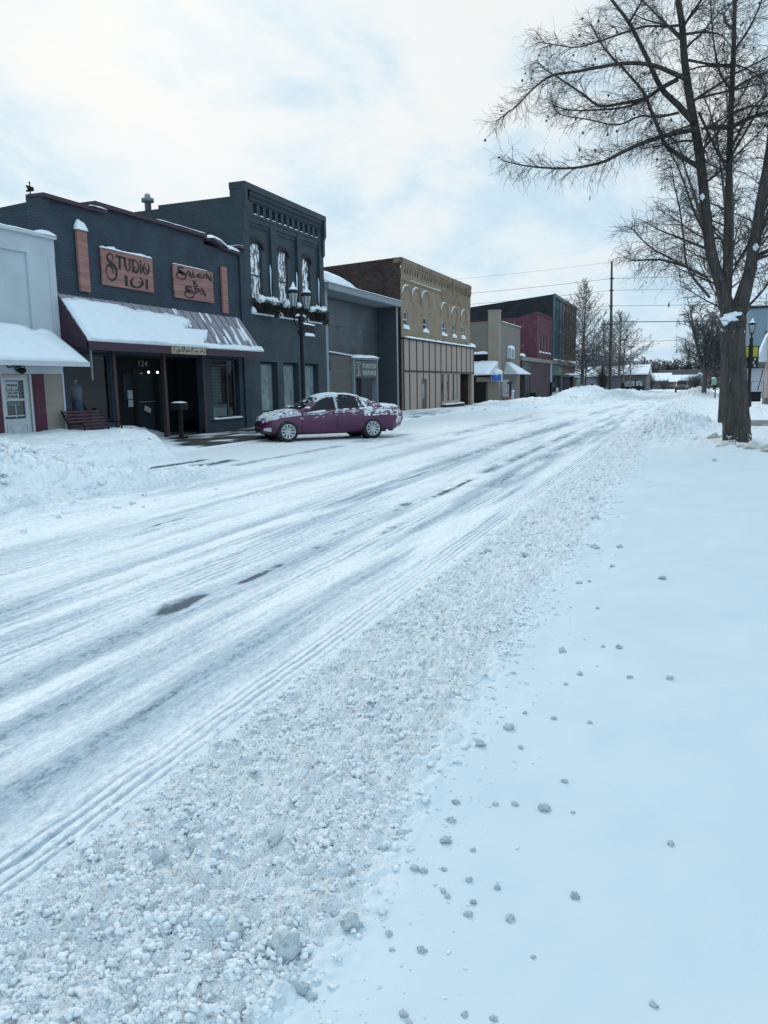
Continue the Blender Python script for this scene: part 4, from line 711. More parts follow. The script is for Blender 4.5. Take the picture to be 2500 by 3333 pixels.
q=MB(); q.box(FX-.35,FX-.18,33.97,36.66,0,3.02); q.part('low_wall',M('tan grey lap siding',(.085,.085,.080),.8,.15,1.5,.25,9,stretch=(1,.4,14)),t); q=MB(); q.prism([(FX-.4,33.9,3.14),(FX-.4,36.72,3.02),(FX-.4,36.72,3.09),(FX-.4,33.9,3.21)],(.3,0,0)); q.part('wall_cap',whitep,t)
for y,z in ((36.64,3.0),(39.74,3.06)): q=MB(); q.box(FX-.35,FX-.05,y,y+.12,0,z); q.part('canopy_post',greylt,t)
q=MB(); q.box(FX-.9,FX-.02,36.6,39.9,2.88,2.96); q.part('canopy_roof',greylt,t); s=MB(); snow_cap(s,[(FX-.3,36.6,2.96),(FX-.3,39.85,3.0)],.75,.14,41,lump=.4); s.part('canopy_snow',snow,t)
q=MB(); q.box(FX-1.0,FX-.95,36.8,39.74,0,2.0); q.part('entry_back',darkint,t); q=MB(); q.box(FX-.94,FX-.90,37.3,38.1,.05,1.95); q.box(FX-.94,FX-.90,38.2,39.0,.05,1.95); q.part('entry_door',glassm,t); q=MB(); q.box(FX-.895,FX-.89,38.45,38.62,1.1,1.5); q.part('door_notice',paper,t)
q=MB(); q.tube([(FX-.12,33.75,2.05),(FX-.12,33.75,3.15)],.05,6); q.part('downspout',whitep,t); q=MB(); q.box(FX-.1,FX-.02,33.68,33.84,2.35,2.75); q.part('meter_box',black,t)
sg=thing('insurance_sign','dark green sign lettered Stapleton Insurance above the office door','sign',(FX-.1,38.3,2.0)); q=MB(); q.box(FX-.14,FX-.06,36.78,39.72,2.0,2.84); q.part('board',M('dark green grey sign',(.040,.052,.050),.5,.1,5,0),sg)
lm=M('pale sign lettering',(.30,.35,.34),.6,.08,6,0); q=MB(); text_mb(q,'STAPLETON',.32,(FX-.055,37.75,2.47),width=1.85,bold=.012); text_mb(q,'INSURANCE',.32,(FX-.055,37.75,2.13),width=1.85,bold=.012); q.part('lettering',lm,sg)
q=MB(); text_mb(q,'S',.62,(FX-.055,37.13,2.21),width=.2,bold=.012)
for a,b,c,d in ((36.98,37.5,2.72,2.76),(36.98,37.5,2.10,2.14),(36.98,37.02,2.64,2.72),(37.46,37.5,2.64,2.72)): q.box(FX-.06,FX-.054,a,b,c,d)
q.part('emblem',lm,sg)
# ================================================================== tan two storey brick building
t=thing('tan_brick_building','tan two storey brick building with blind arches over a panelled ground floor','building',(FX,51,-.1)); ya,yb=43.45,58.6
w=MB(); tw=[(43.84,44.66,4.82,5.75),(47.4,48.32,4.82,5.65),(51.44,52.35,4.81,5.65),(53.95,54.65,4.81,5.63),(56.2,57.02,4.82,5.62)]
wall(w,ya,yb,-.4,7.5,tw+[(46.7,47.75,-.4,1.93),(50.75,54.75,.42,2.28),(55.4,58.59,-.4,2.30)],FX,.16); w.box(FX,FX+.06,ya,51.2,7.42,7.52)
w.part('front_wall',tan,t)
cw=MB(); c1=MB(); wall(c1,ya,51.2,7.52,8.34,(),FX+.03); c1.part('parapet_wall',tan,t); wall(cw,51.2,yb,7.0,8.34,(),FX+.03); cw.box(FX-.4,FX+.10,ya-.03,yb+.03,8.34,8.62); cw.box(FX,FX+.07,ya,yb,8.22,8.34)
n=34; tb=MB(); pd=MB(); rq_=random.Random(9)
for k in range(n): y=ya+.25+(yb-ya-.5)*k/(n-1); (tb if y<51 else cw).prism([(FX+.03,y,7.72),(FX+.10,y,8.0),(FX+.13,y,8.22),(FX+.03,y,8.22)],(0,.20,0)); pd.box(FX+.028,FX+.04,y+.2,y+.44,7.86,8.2) if rq_.random()<.62 and y<51 else None
rn=random.Random(4)
for k in range(22): y=rn.uniform(51,58.3); cw.box(FX-.2,FX+.06,y,y+rn.uniform(.2,.5),8.62,8.62+rn.uniform(.01,.05))
cw.part('worn_parapet',tanworn,t); tb.part('corbels',tan,t); pd.part('bare_brick_gaps',darkbrick,t)
sw=MB(); sw.quad((FX,ya,-.4),(FX,ya,8.63),(-29,ya,7.95),(-29,ya,-.4)); sw.quad((FX,yb,-.4),(-29,yb,-.4),(-29,yb,7.95),(FX,yb,8.63)); sw.quad((-29,ya,-.4),(-29,ya,7.95),(-29,yb,7.95),(-29,yb,-.4)); sw.quad((FX-.3,ya,8.2),(FX-.3,yb,8.2),(-29,yb,7.6),(-29,ya,7.6)); sw.box(-29,FX-.4,ya-.03,ya+.2,7.9,7.95) if 0 else None; sw.part('side_wall',darkbrick,t)
for y,z0,wd in ((44.4,6.72,.68),(46.15,6.72,.72),(47.95,6.72,.72),(52.0,6.35,.78),(54.35,6.3,.7),(56.75,6.3,.7)):
    a=MB(); nn=12
    for k in range(nn):
        A0=math.pi*(1-k/nn);A1=math.pi*(1-(k+1)/nn); P=lambda rr,A:(FX-.01,y+rr*math.cos(A),z0+rr*.62*math.sin(A)); a.prism([P(wd,A0),P(wd,A1),P(wd+.10,A1),P(wd+.10,A0)],(.055,0,0))
    a.box(FX-.01,FX+.035,y-wd-.08,y-wd,z0-.4,z0); a.box(FX-.01,FX+.035,y+wd,y+wd+.08,z0-.4,z0)
    ar=a.part('blind_arch',tan,t)
    s=MB(); pts=[(FX+.04,y+(wd+.09)*math.cos(A),z0+(wd+.11)*.62*math.sin(A)) for A in [math.pi*(1-k/10) for k in range(0,7)]]; s.tube(pts,[.015,.03,.04,.042,.038,.03,.01],6); s.part('snow',snowlump,ar)
for u in tw:
    window(t,u[0],u[1],u[2],u[3],FX-.06,whitep,glassd,.06,(u[2]+u[3])/2,())
    s=MB(); s.box(FX-.1,FX+.09,u[0]-.05,u[1]+.05,u[2]-.07,u[2]); snow_cap(s,[(FX,u[0]-.02,u[2]),(FX,u[1]+.05,u[2])],.2,.16,int(u[0]*7),lump=.7); s.part('snowy_sill',snowlump,t)
s=MB(); 
for k in range(20): snow_cap(s,[(FX+.03,45+k*.31,7.52),(FX+.03,45.2+k*.31,7.52)],.08,.05,80+k)
s.part('band_snow',snowlump,t)
XP=FX+.12
p=MB(); wall(p,ya,59.2,-.4,4.22,[(46.7,47.75,-.4,1.93),(50.75,54.75,.42,2.28),(55.4,58.6,-.4,2.30)],XP,.12); p.quad((FX,59.2,-.4),(XP,59.2,-.4),(XP,59.2,4.22),(FX,59.2,4.22)); p.quad((FX,ya,-.4),(XP,ya,-.4),(XP,ya,4.22),(FX,ya,4.22)); gf=p.part('panelled_front',pebble,t)
b=MB(); ys=[43.47,44.45,45.78,47.0,48.22,49.46,50.72,51.94,53.2,54.45,55.7,57.0,58.1,59.14]
for y in ys: b.box(XP,XP+.03,y-.05,y+.05,2.42,4.2) 
for y in ys[:7]: 
    if not 46.6<y<47.8: b.box(XP,XP+.03,y-.05,y+.05,-.35,2.33)
    else: b.box(XP,XP+.03,y-.05,y+.05,1.93,2.33)
b.box(XP,XP+.04,ya,59.2,2.33,2.42); b.box(FX,XP+.10,ya-.05,59.25,4.16,4.25); b.box(XP,XP+.03,ya,50.7,-.4,.06); b.part('batten',battenm,gf)
s=MB(); snow_cap(s,[(XP,ya+.4,4.25),(XP,57.9,4.25)],.25,.10,91,lump=.6); snow_cap(s,[(XP,57.8,4.25),(XP,59.2,4.25)],.34,.24,92,lump=.7); s.part('ledge_snow',snowlump,gf)
q=MB(); q.box(XP-.1,XP-.06,46.7,47.75,-.2,1.93); dd=q.part('door',M('brown grey door',(.085,.072,.066),.6,.15,5,.1,30),t); q=MB(); q.box(XP-.062,XP-.05,46.9,47.35,.75,1.65); q.part('pane',glassm,dd); q=MB(); q.box(XP-.06,XP-.03,46.76,46.81,.8,.95); q.part('handle',black,dd)
q=MB(); q.box(XP-.11,XP-.09,50.75,54.75,.42,2.28); q.part('display_window',glassd,t); q=MB(); 
for y in (51.5,52.75,54.0): q.box(XP-.085,XP-.03,y,y+.55,.5,2.25)
q.box(XP-.08,XP-.0,50.75,54.75,.42,.50); q.part('window_slats',pebble,t)
q=MB(); q.box(XP-.05,XP+.35,50.7,55.3,-.35,.26); q.part('window_ledge',darkbrick,t); s=MB(); snow_cap(s,[(XP+.18,50.75,.26),(XP+.18,55.2,.26)],.4,.07,93); s.part('window_ledge_snow',snowlump,t)
q=MB(); q.box(FX-.85,FX-.8,55.4,58.6,-.4,2.3); q.quad((XP,55.4,2.3),(XP,58.6,2.3),(FX-.8,58.6,2.3),(FX-.8,55.4,2.3)); q.part('entry_recess',M('dark brown lap siding',(.045,.038,.034),.9,.25,1.2,.4,8,stretch=(1,.3,12)),t)  # recess back and soffit in dark brown
# ================================================================== beige stucco building with pylon
t=thing('stucco_building','beige stucco building with a corner pylon and snowy awnings','building',(FX,72,-.25)); Y5=67.9
w=MB(); w.box(-30,FX,Y5,77.1,-.5,6.72); w.box(-30,FX+.06,Y5-.04,77.12,6.66,6.78); w.part('stucco_wall',stucco,t)
q=MB(); q.box(-16.38,FX+.05,Y5-.06,68.6,-.5,7.68); q.box(-16.42,FX+.09,Y5-.1,68.64,7.6,7.70); q.part('corner_pylon',stuccolt,t)
s=MB(); snow_cap(s,[(-18.8,Y5,6.78),(-16.4,Y5,6.78)],.3,.08,101); snow_cap(s,[(FX,69,6.78),(FX,77,6.78)],.25,.06,102); s.part('parapet_snow',snowlump,t)
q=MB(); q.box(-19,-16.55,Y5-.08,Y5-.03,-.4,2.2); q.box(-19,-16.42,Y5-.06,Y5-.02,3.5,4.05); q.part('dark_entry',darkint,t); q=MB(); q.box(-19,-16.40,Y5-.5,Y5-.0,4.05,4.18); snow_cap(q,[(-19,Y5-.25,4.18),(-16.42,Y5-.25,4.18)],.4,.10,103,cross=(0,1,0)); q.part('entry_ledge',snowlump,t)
q=MB(); q.box(-17.3,FX+.02,Y5-.5,Y5-.05,1.72,2.12); q.part('entry_beam',stuccolt,t)
def wedge(mb,xa,xb,y,zt,pr,zl,sk=0): mb.add([(xa,y,zt),(xb,y,zt),(xb-sk,y-pr,zl),(xa,y-pr,zl),(xa,y,zl),(xb,y,zl)],[(0,1,2,3),(0,3,4),(1,5,2),(3,2,5,4)])
q=MB(); wedge(q,-19.2,FX+.02,Y5-.07,3.38,1.9,2.30,.35); a=q.part('entry_awning',M('white awning cloth',(.5,.55,.58),.8,.08,3,.1,20),t); s=MB(); slab_snow(s,(-19.2,Y5-.07,3.39),(FX,Y5-.07,3.39),(FX-.36,Y5-1.98,2.31),(-19.2,Y5-1.98,2.31),lambda u,v:.12*(1+.5*float(fbm(np.array(u*8),np.array(v*4),3)))*min(1,(1-u)*9+.2),40,16); s.part('snow',snow,a)
q=MB(); z0,z1=3.42,2.36; ya5,yb5=70.2,75.6; P=[(FX,70.9,3.4),(FX,72.9,3.4),(FX+1.3,yb5,z1),(FX+1.3,ya5-.6,z1),(FX,ya5-.3,z1),(FX,yb5+.3,z1)]; q.add(P,[(0,1,2,3),(0,3,4),(1,5,2),(3,2,5,4)]); a=q.part('window_awning',MC['white awning cloth'],t); s=MB(); slab_snow(s,(FX+.02,71,3.41),(FX+.02,72.8,3.41),(FX+1.33,yb5,z1),(FX+1.33,ya5-.5,z1),lambda u,v:.06*(1+.5*float(fbm(np.array(u*8),np.array(v*4),3))),16,12); s.part('snow',snow,a)
window(t,69.5,71.9,.45,1.88,FX+.05,whitep,glassm,.12,None,(),'shop_window')
q=MB(); q.lathe([(.9,-.3),(.9,.3)],(0,0,0),20); 
q=MB(); v=[(FX+.1+.35*k,71.8+.62*math.cos(a),4.22+.52*math.sin(a)*(1 if abs(math.sin(a))<.99 else 1)) for k in (0,1) for a in [2*math.pi*i/18 for i in range(18)]]; q.add(v,[tuple(range(18)),tuple(range(18,36))]+[(i,(i+1)%18,18+(i+1)%18,18+i) for i in range(18)])
sg=thing('round_sign','white round box sign on the beige wall, capped with snow','sign',(FX+.1,71.8,3.7)); q=MB(); q.box(FX+.02,FX+.42,71.1,72.6,3.75,4.62); q.part('sign_box',whitep,sg); q=MB(); v=[(FX+.43,71.85+.36*math.cos(a),4.18+.36*math.sin(a)) for a in [2*math.pi*i/20 for i in range(20)]]; q.add(v,[tuple(range(20))]); q.part('dark_disc',ink,sg); q=MB(); v=[(FX+.436,71.85+.2*math.cos(a),4.18+.25*math.sin(a)) for a in [2*math.pi*i/20 for i in range(20)]]; q.add(v,[tuple(range(20))]); q.part('pale_centre',lm,sg); s=MB(); snow_cap(s,[(FX+.2,71.1,4.62),(FX+.2,72.6,4.62)],.4,.25,104); s.part('snow',snowlump,sg)
bs=thing('blue_box_sign','small blue box sign heaped with snow at the beige corner pylon','sign',(FX-.2,67.2,1.72)); q=MB(); q.box(-15.92,-15.02,67.0,67.35,1.74,2.36); q.part('sign_box',whitep,bs); q=MB(); q.box(-15.88,-15.06,66.985,66.998,1.78,2.32); q.part('blue_face',M('blue sign face',(.035,.10,.36),.4,.15,6,0,c2=(.10,.22,.62),th=(.5,.56)),bs); s=MB(); s.blob((-15.47,67.17,2.50),(.5,.25,.30),7,10,8,.2); s.part('snow',snowlump,bs)
# ================================================================== plum building
t=thing('plum_brick_building','plum red brick building with narrow upper windows and boarded ground floor','building',(FX,86,-.25))
w=MB(); wall(w,86,95.9,4.1,8.85,[(87.3+1.95*k,88.2+1.95*k,4.75,6.5) for k in range(4)],FX,.2); w.add([(FX,86,3.9),(FX,86,8.85),(-16.2,86,8.75),(-17.6,86,8.4),(-30,86,8.2),(-30,86,3.9)],[(0,1,2,3,4,5)]); w.quad((FX,86,8.4),(FX,95.9,8.4),(-30,95.9,8),(-30,86,8)); w.box(FX-.3,FX+.12,85.9,95.9,8.72,8.9); w.part('upper_wall',plumw,t)
for k in range(4): window(t,87.3+1.95*k,88.2+1.95*k,4.75,6.5,FX-.1,M('pale worn frame',(.30,.27,.27),.8,.2,6,0),glassd,.12,5.5)
s=MB(); 
for k in range(4): snow_cap(s,[(FX+.02,87.25+1.95*k,4.75),(FX+.02,88.3+1.95*k,4.75)],.2,.16,110+k)
snow_cap(s,[(FX,77.2,4.12),(FX,79,4.12)],.4,.25,115); s.part('sill_snow',snowlump,t)
w=MB(); wall(w,77.12,95.9,-.5,3.72,[(77.2,79.6,-.3,2.6)],FX,.6); w.quad((FX,77.12,4.05),(FX,86,4.05),(-30,86,4.0),(-30,77.12,4.0)); w.part('ground_wall',M('dark brown front',(.045,.045,.045),.8,.2,2,.1,30),t)
q=MB(); q.box(FX-.1,FX+.22,77.12,95.9,3.70,4.08); q.part('cornice',M('grey beige cornice',(.22,.21,.19),.8,.1,2,0),t)
q=MB(); q.box(FX-.7,FX-.6,77.2,79.6,-.4,2.6); q.part('dark_door',darkint,t)
q=MB(); 
for k in range(9): q.box(FX+.01,FX+.05,82.2+1.38*k,83.52+1.38*k,-.4,3.68)
q.part('plum_boards',M('plum board cladding',(.060,.034,.046),.75,.15,3,.1,30),t)
q=MB(); q.box(FX+.05,FX+.2,94.35,94.7,1.6,3.7); q.part('drain_pipe',whitep,t); q=MB(); q.box(FX+.05,FX+.25,94.3,94.75,-.3,1.6); q.part('drain_cover',black,t)
sg=thing('hanging_panel_sign','dark panel sign with two pale worn lines beside the beige building','sign',(FX+.1,79.7,2.75)); q=MB(); q.box(FX+.03,FX+.12,77.4,82.0,2.72,3.66); q.part('board',M('black green board',(.022,.028,.028),.6,.2,4,0),sg)
q=MB(); q.box(FX+.121,FX+.125,78.3,80.3,3.28,3.56); v=[(FX+.125,79.8+1.9*math.cos(a),3.0+.17*math.sin(a)) for a in [2*math.pi*i/20 for i in range(20)]]; q.add(v,[tuple(range(20))]); q.part('worn_lettering',M('worn pale lettering',(.12,.16,.16),.8,.5,3,0,c2=(.03,.04,.04),th=(.48,.56)),sg)
# ================================================================== big block
t=thing('three_storey_block','tall dark brick block with a slate blue front beside the bare larch','building',(FX,106,-.25)); ya,yb=96,115.3
w=MB(); w.quad((FX,ya,-.5),(FX,ya,11.65),(-29,ya,10.3),(-29,ya,-.5)); w.quad((FX,yb,-.5),(-29,yb,-.5),(-29,yb,10.3),(FX,yb,11.65)); w.quad((-29,ya,-.5),(-29,ya,10.3),(-29,yb,10.3),(-29,yb,-.5)); w.quad((FX,ya,11.4),(FX,yb,11.4),(-29,yb,10),(-29,ya,10)); w.part('side_wall',slab,t)
h1=[(97.0+2.1*k,98.2+2.1*k,4.7,7.4) for k in range(3)]+[(97.0+2.1*k,98.2+2.1*k,8.0,10.2) for k in range(3)]
w=MB(); wall(w,ya,103.5,-.5,11.65,h1+[(96.4,103.0,-.4,2.4)],FX,.25)
for k in range(4): w.box(FX,FX+.14,96.05+2.3*k,96.5+2.3*k,4.2,11.4)
w.box(FX,FX+.25,ya,103.5,11.3,11.7); w.part('slate_blue_front',bluegrey,t)
h2=[(104.3+2.2*k,105.4+2.2*k,4.9,7.3) for k in range(5)]+[(104.3+2.2*k,105.4+2.2*k,8.0,10.3) for k in range(5)]
w=MB(); wall(w,103.5,yb,-.5,11.65,h2+[(104.2,114.4,-.3,2.3)],FX,.25); w.box(FX,FX+.22,103.5,yb,11.3,11.7)
for k in range(6): w.box(FX,FX+.12,103.6+2.25*k,103.95+2.25*k,4.2,11.3)
w.part('brown_front',brownst,t)
g=MB(); 
for h in h1[:3]+h2[:5]: g.box(FX-.2,FX-.18,h[0],h[1],h[2],h[3])
for i,h in enumerate(h1+h2): q=MB(); q.box(FX-.22,FX-.18,h[0],h[1],h[2],h[3]); q.part('window',glassd,t)
q=MB(); q.box(FX-.3,FX-.27,96.4,103.0,-.4,2.4); q.box(FX-.3,FX-.27,104.2,114.4,-.3,2.3); q.part('shop_glass',glassd,t)
q=MB(); q.box(FX,FX+.08,96.4,103.0,2.5,3.6); q.part('green_panel',M('pale green panel',(.10,.17,.15),.7,.15,1,0),t)
q=MB(); q.box(FX,FX+.3,ya,yb,3.7,4.15); q.part('shop_cornice',M('grey beige cornice',(.22,.21,.19)),t); q=MB(); q.box(FX,FX+.9,103.6,115,2.32,2.5); q.part('canopy',greylt,t)
s=MB(); 
for k in range(7): snow_cap(s,[(FX+.15,96.2+2.7*k,4.15),(FX+.15,98.2+2.7*k,4.15)],.3,.16,120+k)
snow_cap(s,[(FX+.5,103.7,2.5),(FX+.5,115,2.5)],.8,.15,130); s.part('ledge_snow',snowlump,t)
# ================================================================== cars
import bmesh
def carpaint(name,c):
    m,nt,b=newmat(name); L=nt.links; v=pos(nt); n=nd(nt,'ShaderNodeTexNoise'); n.inputs['Scale'].default_value=5; n.inputs['Detail'].default_value=7; L.new(v,n.inputs['Vector'])
    r=ramp(nt,n.outputs[0],[(.35,tuple(x*.8 for x in c)),(.62,c),(.80,tuple(min(1,x*1.1+.03) for x in c))]); L.new(r.outputs[0],b.inputs['Base Color']); b.inputs['Roughness'].default_value=.34; b.inputs['Coat Weight'].default_value=.35; b.inputs['Coat Roughness'].default_value=.12; b.inputs['Metallic'].default_value=0
    return m
class Car:
    def __init__(s,prof): s.p=prof
    def g(s,k,x): a=s.p[k]; return float(np.interp(x,[q[0] for q in a],[q[1] for q in a]))
    def sec(s,x):           # half section, bottom centre to top centre
        G=s.g; zb,zs,zt,ws,wt,wm,wsl=(G(k,x) for k in ('zb','zs','zt','ws','wt','wm','wl'))
        ze=zt-G('ce',x)
        return [(0,zb),(wsl*.85,zb),(wsl,zb+.07),(wm,(zb+zs)*.5+.02),(ws,zs-.06),(ws-.02,zs),(wt,ze),(wt*.62,zt-.012*(zt-zs>.2)),(0,zt)]
    def P(s,x,t,side=1,off=0):      # t in 0..8 along the half section
        S=s.sec(x); x=x if x<1.55 else 1.55+(x-1.55)*.78; i=min(int(t),7); f=t-i; y=S[i][0]*(1-f)+S[i+1][0]*f; z=S[i][1]*(1-f)+S[i+1][1]*f
        p=Vector((x,y*side,z))
        if off:
            e=.02; a=s.P(x+e,t,side)-s.P(x-e,t,side); b=s.P(x,min(8,t+.05),side)-s.P(x,max(0,t-.05),side); n=a.cross(b)
            if n.length>1e-9:
                n.normalize(); 
                if n.y*side<-.2 or (abs(n.y)<=.2 and n.z<0): n=-n
                p+=n*off
        return p
    def body(s,xs):
        b=MB(); vs=[];K=17
        for x in xs: vs+=[s.P(x,t,1) for t in range(9)]+[s.P(x,t,-1) for t in range(7,0,-1)]
        K=16; fs=[(i*K+k,i*K+(k+1)%K,(i+1)*K+(k+1)%K,(i+1)*K+k) for i in range(len(xs)-1) for k in range(K)]
        fs+=[tuple(range(K))[::-1],tuple(range((len(xs)-1)*K,len(xs)*K))]; b.add(vs,fs,True); return b
    def patch(s,mb,x0,x1,t0,t1,side=1,off=.006,nx=8,nt_=4,fn=None,edge=None):
        vs=[]
        for j in range(nt_+1):
            for i in range(nx+1):
                v=j/nt_; u=i/nx; a,b_=(x0,x1) if edge is None else edge(v); x=a+(b_-a)*u; o=off if fn is None else fn(u,v); vs.append(s.P(x,t0+(t1-t0)*v,side,o))
        fs=[(j*(nx+1)+i,j*(nx+1)+i+1,(j+1)*(nx+1)+i+1,(j+1)*(nx+1)+i) for j in range(nt_) for i in range(nx)]
        return mb.add(vs,fs,True)
def cut_wheels(o,axles,r,half):
    cut=MB()
    for x in axles: 
        for sgn in (-1,1): cut.tube([(x,sgn*(half-.26),r),(x,sgn*(half+.2),r)],r+.055,28)
    me=cut.mesh('cut'); c=D.objects.new('cut',me); COL.objects.link(c); m=o.modifiers.new('b','BOOLEAN'); m.object=c; m.operation='DIFFERENCE'; m.solver='EXACT'
    pm=c.matrix_world; dg=bpy.context.evaluated_depsgraph_get(); nm=D.meshes.new_from_object(o.evaluated_get(dg)); o.modifiers.clear(); o.data=nm; D.objects.remove(c)
SED=dict(zb=[(-2.45,.36),(-2.2,.26),(0,.22),(2,.24),(2.35,.30)],
 zs=[(-2.52,.80),(-2.3,.93),(-1.8,.97),(-1.0,.94),(.2,.90),(1.0,.86),(1.6,.80),(2.1,.70),(2.31,.52)],
 zt=[(-2.52,.86),(-2.36,1.02),(-2.1,1.06),(-1.78,1.07),(-1.45,1.20),(-1.1,1.345),(-.7,1.42),(-.25,1.445),(.1,1.42),(.35,1.34),(.8,1.10),(1.02,.985),(1.5,.93),(1.9,.85),(2.2,.73),(2.31,.58)],
 ws=[(-2.52,.62),(-2.3,.78),(-1.9,.86),(-1,.885),(.5,.885),(1.4,.86),(1.9,.78),(2.15,.60),(2.31,.36)],
 wt=[(-2.52,.5),(-2.2,.66),(-1.8,.66),(-1.45,.60),(-1.0,.555),(-.3,.565),(.2,.56),(.6,.62),(1.02,.72),(1.5,.70),(1.95,.60),(2.2,.45),(2.31,.28)],
 wm=[(-2.52,.64),(-2.25,.82),(-1.8,.90),(1.4,.90),(1.9,.84),(2.15,.68),(2.31,.42)],
 wl=[(-2.52,.5),(-2.2,.74),(-1.7,.84),(1.5,.84),(2.0,.74),(2.31,.42)],
 ce=[(-2.52,.03),(-2,.03),(-1.45,.05),(-1,.06),(.1,.06),(.6,.05),(1.02,.035),(2.31,.03)])
def wheel(t,x,side,r,half,rimm,tyrem,spokes=10):
    w=thing_part=D.objects.new('wheel',None); 
    y=side*(half-.10); q=MB(); n=28; prof=[(r*.66,-.10),(r*.92,-.105),(r,-.07),(r,.07),(r*.92,.105),(r*.66,.10)]
    vs=[(x+p*math.cos(2*math.pi*k/n),y+side*o,r+p*math.sin(2*math.pi*k/n)) for p,o in prof for k in range(n)]; m=len(prof)
    fs=[(i*n+k,i*n+(k+1)%n,(i+1)*n+(k+1)%n,(i+1)*n+k) for i in range(m-1) for k in range(n)]; q.add(vs,fs,True)
    tyre=q.part('wheel',tyrem,t,local=True)
    d=MB(); vs=[(x+p*math.cos(2*math.pi*k/n),y+side*o,r+p*math.sin(2*math.pi*k/n)) for p,o in ((r*.70,.07),(r*.70,.105),(r*.62,.10),(r*.60,.04)) for k in range(n)]; d.add(vs,[(i*n+k,i*n+(k+1)%n,(i+1)*n+(k+1)%n,(i+1)*n+k) for i in range(3) for k in range(n)],True)
    for k in range(spokes):
        a=2*math.pi*k/spokes+.1; c,s=math.cos(a),math.sin(a); pa=lambda rr,w_,o:(x+rr*c-w_*s,y+side*o,r+rr*s+w_*c)
        P=[pa(.03,-.018,.075),pa(.03,.018,.075),pa(r*.65,.028,.10),pa(r*.65,-.028,.10)]; d.prism(P,(0,side*-.03,0))
    v=[(x+.055*math.cos(a),y+side*.09,r+.055*math.sin(a)) for a in [2*math.pi*k/12 for k in range(12)]]; d.prism(v,(0,-side*.04,0)); d.part('rim',rimm,tyre,local=True)
    b=MB(); v=[(x+r*.66*math.cos(a),y+side*.01,r+r*.66*math.sin(a)) for a in [2*math.pi*k/24 for k in range(24)]]; b.add(v,[tuple(range(24))]); b.part('hub_back',black,tyre,local=True)
    D.objects.remove(w)
rub=M('black tyre rubber',(.014,.015,.016),.85,.2,20,.2,60,c2=(.20,.22,.23),th=(.62,.72)); alloy=M('silver alloy rim',(.42,.46,.48),.3,.1,8,0,metal=.8); autoglass=glassmat('dark car glass',(.006,.008,.011),.05,.28); frostm=snowmat('frosty car snow',(.76,.82,.87),(.45,.48,.52),.9,40,150,(.55,.8))
hx,hy=-.714,-.700; ax=(-11.02,20.86); rw=(-9.08,22.76)
# middle of the car from its two visible (left) wheels
mid=((ax[0]+rw[0])/2+.80*hy,(ax[1]+rw[1])/2-.80*hx)
zc=float(H(np.array(mid[0]),np.array(mid[1])))-.012
t=thing('parked_car','plum purple sedan dusted with snow, parked at an angle before the shops','car',(mid[0]+hx*-.04,mid[1]+hy*-.04,zc),math.atan2(hy,hx)); t.scale=(.96,.96,.96); car=Car(SED)
xs=[-2.52,-2.48,-2.38,-2.3,-2.2,-2.05,-1.9,-1.78,-1.6,-1.45,-1.3,-1.1,-.9,-.7,-.5,-.25,-.05,.1,.22,.35,.5,.65,.8,.92,1.02,1.15,1.3,1.5,1.7,1.9,2.05,2.15,2.2,2.27,2.31]
paint=carpaint('plum purple car paint',(.078,.006,.054)); AX=(1.43,-1.36)
bo=car.body(xs).part('body',paint,t,local=True); cut_wheels(bo,AX,.325,.87)
well=MB()
for x in AX:
    for s_ in (-1,1): well.tube([(x,s_*.60,.34),(x,s_*.66,.34)],.375,24)
well.box(-1.9,1.9,-.66,.66,.2,.42); well.part('underbody',black,t,local=True)
for s_ in (-1,1):
    for x in AX: wheel(t,x,s_,.325,.90,alloy,rub)
for s_ in (1,-1):
    for x0,x1 in ((.98,-.14),(-.16,-1.06)):
        d=MB(); car.patch(d,x0,x1,1.9,5.0,s_,.005,12,8); dr=d.part('door',paint,t,local=True)
        q=MB(); xm=x1+.17; car.patch(q,xm-.11,xm+.11,4.15,4.45,s_,.035,4,2); q.part('handle',paint,dr,local=True)
        q=MB(); car.patch(q,x0-.004,x0+.008,1.9,5.0,s_,.0075,1,8); q.part('door_seam',black,dr,local=True)
        q=MB()
        if x0>0: car.patch(q,0,0,5.12,5.93,s_,.009,10,5,edge=lambda v:(.93-.66*v,-.12))
        else: car.patch(q,0,0,5.12,5.93,s_,.009,10,5,edge=lambda v:(-.20,-1.13+.16*v))
        q.part('window',autoglass,dr,local=True)
    q=MB(); car.patch(q,-.9,.95,3.25,3.45,s_,.014,10,2); q.part('side_strip',paint,t,local=True)
    q=MB(); car.patch(q,1.72,2.16,4.2,5.3,s_,.012,6,4); q.part('headlight',M('clear headlight lens',(.50,.54,.56),.15,.1,9,0),t,local=True)
    q=MB(); car.patch(q,2.02,2.24,2.1,2.75,s_,.012,4,2); q.part('fog_lamp',MC['clear headlight lens'],t,local=True)
    q=MB(); car.patch(q,-2.42,-2.12,4.2,5.4,s_,.01,5,4); q.part('tail_light',M('red tail lamp',(.22,.02,.03),.2,.15,9,0,c2=(.6,.64,.66),th=(.52,.6)),t,local=True)
    q=MB(); q.blob((.82,s_*.99,.97),(.10,.10,.075),5,10,8,.04); q.tube([(.80,s_*.86,.93),(.82,s_*.93,.95)],.025,6); mr=q.part('wing_mirror',paint,t,local=True); q=MB(); q.blob((.83,s_*.99,1.03),(.09,.09,.035),6,8,6,.2); q.part('snow',frostm,mr,local=True)
q=MB()
for s_ in (1,-1): car.patch(q,.98,.36,6.05,8,s_,.008,10,6)
q.part('windshield',autoglass,t,local=True)
q=MB()
for s_ in (1,-1): car.patch(q,-1.74,-1.14,6.05,8,s_,.008,10,6)
q.part('rear_window',autoglass,t,local=True)
